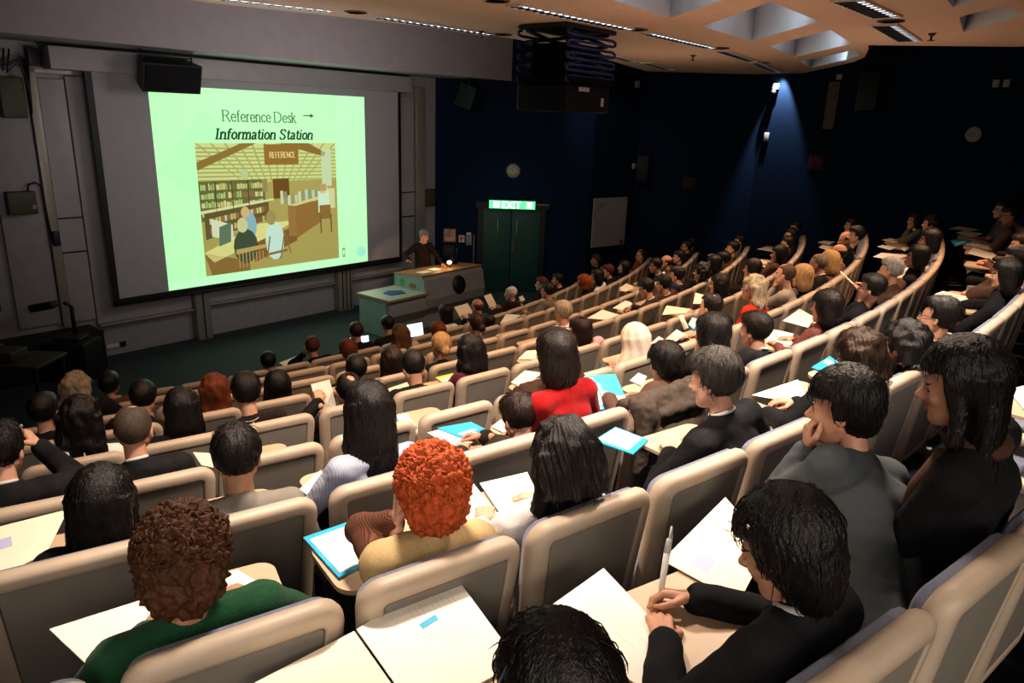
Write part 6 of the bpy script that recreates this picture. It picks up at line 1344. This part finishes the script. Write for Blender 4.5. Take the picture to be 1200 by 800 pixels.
# the light blue brochure with its picture
o_, inf, P = INFO['bj']; MW = o_.matrix_world
M = MW @ Matrix.Translation(Vector(inf['T'][-1])+Vector((-.0,.02,.015))) @ Matrix.Rotation(R(-24),4,'Z') @ Matrix.Rotation(R(28),4,'X')
b = MB(); b.rbox((-.10,-.12,-.002), (.125,.17,.004), .0015); br = b.build('brochure', mat('brochure_blue', (.05,.42,.66), .4, noise=.15, scale=6), None, M); tag(br, 'light blue printed brochure held up by the person in brown jacket', 'brochure')
b = MB(); b.box((-.085,-.08,.0042), (-.045,.15,.0048)); b.box((-.03,-.06,.0042), (-.012,.10,.0048)); b.build('title_block', paper, br)
b = MB(); b.box((.01,-.115,.0042), (.12,-.02,.0048)); b.build('photo_block', paper2, br)
b = MB(); b.box((.02,-.11,.0049), (.05,-.06,.0053)); b.box((.06,-.09,.0049), (.085,-.03,.0053)); b.box((.09,-.11,.0049), (.115,-.07,.0053)); b.build('photo_figures', picm, br)

# laptops in the front row
def laptop(k, i, dx, label, turn):
    M = row_frame(k, SEATS[k][i]) @ Matrix.Translation((dx,.56,.71)) @ Matrix.Rotation(R(turn),4,'Z')
    root = empty('laptop', M, label, 'laptop', 'laptops in the front row')
    b = MB(); b.rbox((-.165,-.12,0), (.165,.12,.018), .005); base_ = b.build('laptop_base', mat('laptop_case', (.05,.05,.055), .4), root)
    b = MB(); b.box((-.145,-.03,.0185), (.145,.10,.020)); b.build('keyboard', black_plastic, base_)
    Mt = Matrix.Translation((0,.12,.015)) @ Matrix.Rotation(R(-12),4,'X')
    b = MB(); b.rbox((-.165,0,0), (.165,.012,.24), .004, Mt); b.build('laptop_lid', black_plastic, root)
    b = MB(); b.box((-.148,-.003,.016), (.148,-.001,.224), Mt); b.build('display', mat('laptop_display', (.62,.76,.95), .4, emit=1.1), root)
    return root
def near_seat(k, ang_): return min(range(len(SEATS[k])), key=lambda j: abs(SEATS[k][j]-ang_))
kk, jj = INFO['lap'][2]['row'], INFO['lap'][2]['seat']; laptop(kk, jj, .33, 'open laptop with bright white display beside front-row dark jacket', -12)
kk, jj = INFO['h4'][2]['row'], INFO['h4'][2]['seat']; laptop(kk, jj+1, .36, 'open laptop with pale blue display on an empty front-row tablet', -8)

# compact camera in the raised hands
o_, inf, P = INFO['cam']; M = o_.matrix_world @ Matrix.Translation(Vector((inf['T'][-1]+inf['T'][1])/2)+Vector((.0,.05,.07)))
root = empty('compact_camera', M, 'small silver camera held up by the person at left edge', 'camera')
b = MB(); b.rbox((-.055,-.012,-.03), (.055,.012,.03), .006); b.build('camera_body', mat('silver_plastic', (.50,.52,.55), .3, .4), root)
b = MB(); b.lathe([(.022,0),(.022,.02),(.018,.022),(.002,.02)], 18, Matrix.Translation((.01,.012,0)) @ Matrix.Rotation(R(-90),4,'X')); b.build('lens', dark_metal, root)
b = MB(); b.box((-.045,-.0135,-.024), (.02,-.0125,.022)); b.build('screen', mat('camera_screen', (.35,.5,.7), .3, emit=.8), root)

# writer's pen with a white cap and looped cord
o_, inf, P = INFO['writer']; T_ = inf['T'][1]; MW = o_.matrix_world
p0 = Vector(T_)+Vector((-.06,.075,-.012)); d = Vector((.22,.12,.95)).normalized()
root = empty('pen', MW @ Matrix.Translation(p0), 'thick white pen with looped cord in the writing hand', 'pen')
b = MB(); b.tube([d*0, d*.02, d*.13], [.003,.009,.010], 10); b.build('pen_barrel', white_pl, root)
b = MB(); b.tube([d*.13, d*.17], [.011,.008], 10); b.build('pen_cap', mat('grey_cap', (.42,.42,.42), .4), root)
b = MB(); b.tube([d*.165, d*.17+Vector((.03,.02,.02)), d*.15+Vector((.05,.03,-.01)), d*.12+Vector((.045,.03,-.03)), d*.14+Vector((.02,.02,-.01))], .0035, 6); b.build('cord', mat('grey_cord', (.40,.40,.38), .6), root)
b = MB()
for s_ in (-1,1):
    e_, t_ = Vector(inf['E'][s_]), Vector(inf['T'][s_]); b = MB(); b.tube([t_+(e_-t_)*.16, t_+(e_-t_)*.02], [.037,.035], 14); b.build('cuff', mat('grey_collar', (.42,.42,.43), .8), o_)
# pencil for the person with the hand on the booklet
o_, inf, P = INFO['b4man']; MW = o_.matrix_world; p0 = Vector(inf['T'][-1])
b = MB(); b.tube([p0+Vector((-.02,.09,.02)), p0+Vector((-.10,.20,.03))], .0035, 6); tag(b.build('pencil', mat('dark_pencil', (.10,.05,.03), .5), None, MW), 'thin dark pencil lying across the white booklet', 'pencil')
# hair clips of the writer, ring of her neighbour
o_, inf, P = INFO['writer']; HM = inf['HM']
b = MB(); b.rbox((-.088,.030,.088), (-.066,.038,.100), .003, HM); b.build('hair_clip', mat('clip_metal', (.65,.65,.66), .2, .9), o_)
b = MB(); N_ = Vector(inf['N']); q = N_-Vector(inf['Fw'])*.12+Vector(inf['X'])*.06-Vector(inf['up'])*.06
b.tube([q, q+Vector((.01,-.01,-.04)), q+Vector((.02,-.012,-.075))], .0055, 6); b.rbox(tuple(q+Vector((.012,-.02,-.09))), tuple(q+Vector((.03,-.006,-.072))), .003); b.build('cord_clasp', mat('clasp_grey', (.50,.50,.50), .4), o_)
b = MB(); nk = (Vector(inf['H'])-N_).normalized(); c0 = N_+nk*.03; f2 = (Vector(inf['Fw'])-nk*Vector(inf['Fw']).dot(nk)).normalized()
b.tube([c0+Vector(inf['X'])*.054*math.cos(t)+f2*.054*math.sin(t) for t in [.3927*i for i in range(16)]], .012, 8, closed=True); b.build('shirt_collar', mat('grey_collar', (.42,.42,.43), .8), o_)
o_, inf, P = INFO['greyjacket']; T_ = Vector(inf['T'][-1]); HM = inf['HM']; hdv = Vector(HM.to_3x3() @ Vector((.25,-.05,1))).normalized()
b = MB(); cc = T_+hdv*.088; xx = hdv.orthogonal().normalized(); yy = hdv.cross(xx)
b.tube([cc+xx*.030*math.cos(t)+yy*.019*math.sin(t) for t in [.4*i for i in range(16)]], .004, 6, closed=True) if False else b.tube([cc+xx*.012*math.cos(t)+yy*.012*math.sin(t) for t in [.4*i for i in range(16)]], .0035, 6, closed=True)
b.build('ring', mat('silver_ring', (.7,.7,.72), .2, 1.), o_)
o_, inf, P = INFO['longblack']
b = MB(); N_ = Vector(inf['N']); X_ = Vector(inf['X']); F_ = Vector(inf['Fw']); U_ = Vector(inf['up'])
b.tube([N_+U_*.005+X_*.072*math.cos(2*math.pi*i/14)+F_*.072*math.sin(2*math.pi*i/14) for i in range(14)], .028, 8, closed=True)
b.tube([N_-X_*.08+F_*.05-U_*.03, N_-X_*.12+F_*.09-U_*.16, N_-X_*.13+F_*.12-U_*.34], [.035,.045,.04], 10); b.build('scarf', mat('brown_scarf', (.07,.03,.018), .95, bump=.3), o_)
# the curly head's thin patch
o_, inf, P = INFO['curly']; 

# coats and bags on the seats
def draped(k, i, label, col, nm='draped_coat', cat='coat', side=0.):
    M = row_frame(k, SEATS[k][i])
    pr = [('c',(-.24+side,.03,.985),(.24+side,.03,.985),.052,.052), ('c',(-.20+side,-.045,.90),(.20+side,-.045,.92),.035,.04), ('c',(-.24+side,-.03,.96),(-.30+side,-.06,.62),.055,.04), ('c',(.22+side,-.03,.96),(.27+side,-.05,.66),.055,.045), ('c',(-.18+side,-.05,.8),(.2+side,-.05,.78),.04,.04), ('c',(-.2+side,.15,.92),(.2+side,.15,.9),.05,.05)]
    lo, hi = bounds(pr, .04); v, f = snet(lambda Q: union(Q, pr, .07), lo, hi, .014); n_ = vnorm(v, f); v = v+n_*(.009*wob(v*np.array((1,1,.5)), 20, k+i)+.004*wob(v, 55, 2))[:, None]
    o = mesh_obj(nm, v, f, mat('coat_cloth', col, .9, noise=.2, scale=30, bump=.2, bscale=150, spec=.2), None, M); return tag(o, label, cat)
kk, jj = INFO['redsw'][2]['row'], INFO['redsw'][2]['seat']; draped(kk, jj+1, 'grey-brown coat draped over the seat right of red sweater', (.075,.058,.048))
j = near_seat(2, math.radians(39.9)); draped(2, j, 'dark brown leather jacket hung over an empty sixth-row seat', (.045,.022,.014), side=.22)
kk, jj = INFO['b2'][2]['row'], INFO['b2'][2]['seat']
def cup(k, i, dx, dy, label):
    M = row_frame(k, SEATS[k][i]) @ Matrix.Translation((dx,dy,.71)); root = empty('paper_cup', M, label, 'cup')
    b = MB(); b.lathe([(.028,0),(.038,.10),(.002,.10)], 18); b.build('cup_body', mat('kraft_cup', (.30,.15,.07), .7), root); b = MB(); b.lathe([(.041,.098),(.041,.108),(.036,.115),(.002,.116)], 18); b.build('cup_lid', white_pl, root)
j = near_seat(5, math.radians(36.9)); cup(5, j, .28, .10, 'paper coffee cup with white lid beside a third-row seat')
def bag(k, i, dx, dy, z, label, col, sc=1.):
    M = row_frame(k, SEATS[k][i]) @ Matrix.Translation((dx,dy,z)); root = empty('shoulder_bag', M, label, 'bag')
    pr = [('c',(-.13*sc,0,.10),(.13*sc,0,.10),.085*sc,.085*sc), ('c',(-.12*sc,0,.20),(.12*sc,0,.20),.06*sc,.06*sc)]
    lo, hi = bounds(pr, .03); v, f = snet(lambda Q: union(Q, pr, .06), lo, hi, .012); v = v+vnorm(v,f)*(.006*wob(v, 25, 1))[:, None]
    mesh_obj('bag_body', v, f, mat('bag_cloth', col, .8, noise=.2, scale=20, bump=.2), root)
    b = MB(); b.tube([(-.13*sc,0,.24),(-.08*sc,.02,.36),(.08*sc,.02,.36),(.13*sc,0,.24)], .012); b.build('bag_strap', mat('bag_strap', tuple(v*.5 for v in col), .7), root)
bag(0, INFO['whitetop'][2]['seat'], .28, -.32, .0, 'khaki canvas bag on the floor behind the white-bloused person', (.36,.24,.13))
bag(-1, 2, .05, .62, .0, 'black bag on the floor in the rearmost row', (.02,.02,.022))

# ------------------------------------------------------------------ light
def area(loc, tgt, e, size, col, sy=None, name='area_light', spread=None):
    d = bpy.data.lights.new(name, 'AREA'); d.energy = e; d.size = size; d.color = col
    if sy: d.shape = 'RECTANGLE'; d.size_y = sy
    if spread: d.spread = R(spread)
    o = bpy.data.objects.new(name, d); COL.objects.link(o); o.location = loc
    o.rotation_euler = (Vector(tgt)-Vector(loc)).to_track_quat('-Z','Y').to_euler(); return o
def spot(loc, tgt, e, ang_, col, blend=.4, r=.05, name='spot_light'):
    d = bpy.data.lights.new(name, 'SPOT'); d.energy = e; d.spot_size = R(ang_); d.spot_blend = blend; d.color = col; d.shadow_soft_size = r
    o = bpy.data.objects.new(name, d); COL.objects.link(o); o.location = loc
    o.rotation_euler = (Vector(tgt)-Vector(loc)).to_track_quat('-Z','Y').to_euler(); return o
WARM = (1.0,.64,.40); NEUT = (1.0,.83,.68)
# house lights over the audience (recessed in the ceiling), warm towards the right
for x, y, e in ((-.6,3.0,125), (1.5,3.6,160), (3.2,5.4,140), (5.0,8.3,120), (1.8,8.2,110), (4.2,11.5,110), (.2,6.0,110), (2.2,12.0,70)):
    spot((x,y,5.12), (x-.2,y+.15,0), e*4.2, 112, WARM if y > 5.5 else NEUT, .9, .18)
for x, y, e in ((-1.6,5.4,40), (-2.9,4.4,16), (-.8,8.6,34)):
    spot((x,y,5.12), (x,y+.1,0), e*4.2, 110, WARM, .9, .18)
# broad fill from the rear of the hall, behind the photographer
area((2.0,-2.2,4.9), (1.2,3.6,1.4), 55, 2.2, (1,.88,.76), spread=95)
area((-.5,-1.2,4.8), (-.4,3.6,1.4), 18, 1.6, (1,.88,.76), spread=95)
# projector throw: light of the slide spilling into the stage
pw = FA+FE*3.5+FN*.5+Vector((0,0,2.7)); area(pw, pw+FN, 45, 4.3, (.80,1.0,.84), 3.2, 'slide_spill')
# added fill lamps, unseen, that lift the boards and the soffit
area((-1.0,10.9,4.5), FA+FE*3.6+Vector((0,0,3.4)), 30, 2.2, (1.0,.95,.95), 1.0, 'board_fill', 140)
area((-2.6,7.4,3.2), FA+FE*2.8+FN*1.3+Vector((0,0,5.2)), 20, 1.6, (1.0,.90,.98), 1.0, 'soffit_fill', 120)
# stage spot that lights the presenter and throws a shadow on the wall
spot((.35,10.6,5.1), (-1.95,15.2,1.35), 210, 15, (1.0,.60,.38), .25, .03)
pt = bpy.data.lights.new('reading_light', 'POINT'); pt.energy = 5; pt.color = (1,.55,.3); pt.shadow_soft_size = .05; po = bpy.data.objects.new('reading_light', pt); COL.objects.link(po); po.location = LMx @ Vector((1.75,.32,1.32))
# downlight grazing the blue wall
wm = BW['wall_right_c'][0]
spot(wm @ Vector((.40,-.20,5.62)), wm @ Vector((.48,-.0,3.2)), 900, 44, (.88,.93,1.0), .6, .02)
spot((.95,16.4,5.2), (1.9,17.7,3.9), 40, 60, (.9,.92,1.0), .9, .1)
spot((-.2,15.2,4.9), (-.1,17.6,.9), 60, 62, (.8,1.0,.95), .9, .1)  # added unseen lamp that brightens the green door
# soft upward bounce that shows the ceiling and coffers
for x, y, e in ((1.6,7.6,12), (4.2,9.6,13), (2.4,12.5,11), (-2.0,7.5,6)): area((x,y,3.3), (x,y,6), e, 1.6, (1.0,.66,.46))
for poly in cof[:4]:
    cx_ = sum(p[0] for p in poly)/len(poly); cy_ = sum(p[1] for p in poly)/len(poly)
    area((cx_,cy_,CH+.1), (cx_+.5,cy_+.6,CH+.35), 1.6, .5, (.70,.85,1.0))
w = bpy.data.worlds.new('World'); scene.world = w; w.use_nodes = True
w.node_tree.nodes['Background'].inputs[0].default_value = (.30,.34,.45,1); w.node_tree.nodes['Background'].inputs[1].default_value = .03

# ------------------------------------------------------------------ camera
f_, p_, r_, cz = CAM
cd = bpy.data.cameras.new('camera'); cd.sensor_width = 36; cd.lens = 36*f_/1200; cd.clip_start = .05; cd.clip_end = 100
co = bpy.data.objects.new('camera', cd); COL.objects.link(co)
Fv = Vector((0,math.cos(p_),-math.sin(p_))); Uv = Vector((0,math.sin(p_),math.cos(p_))); Rv = Vector((1,0,0))
R2 = Rv*math.cos(r_)+Uv*math.sin(r_); U2 = -Rv*math.sin(r_)+Uv*math.cos(r_)
co.matrix_world = frame((0,0,cz), R2, U2)
scene.camera = co
scene.view_settings.view_transform = 'Standard'; scene.view_settings.look = 'None'; scene.view_settings.exposure = 0.0
try: scene.view_settings.look = 'Medium High Contrast'
except Exception: pass
try: scene.cycles.use_denoising = True
except Exception: pass
scene.cycles.max_bounces = 6; scene.cycles.diffuse_bounces = 3; scene.cycles.sample_clamp_indirect = 4
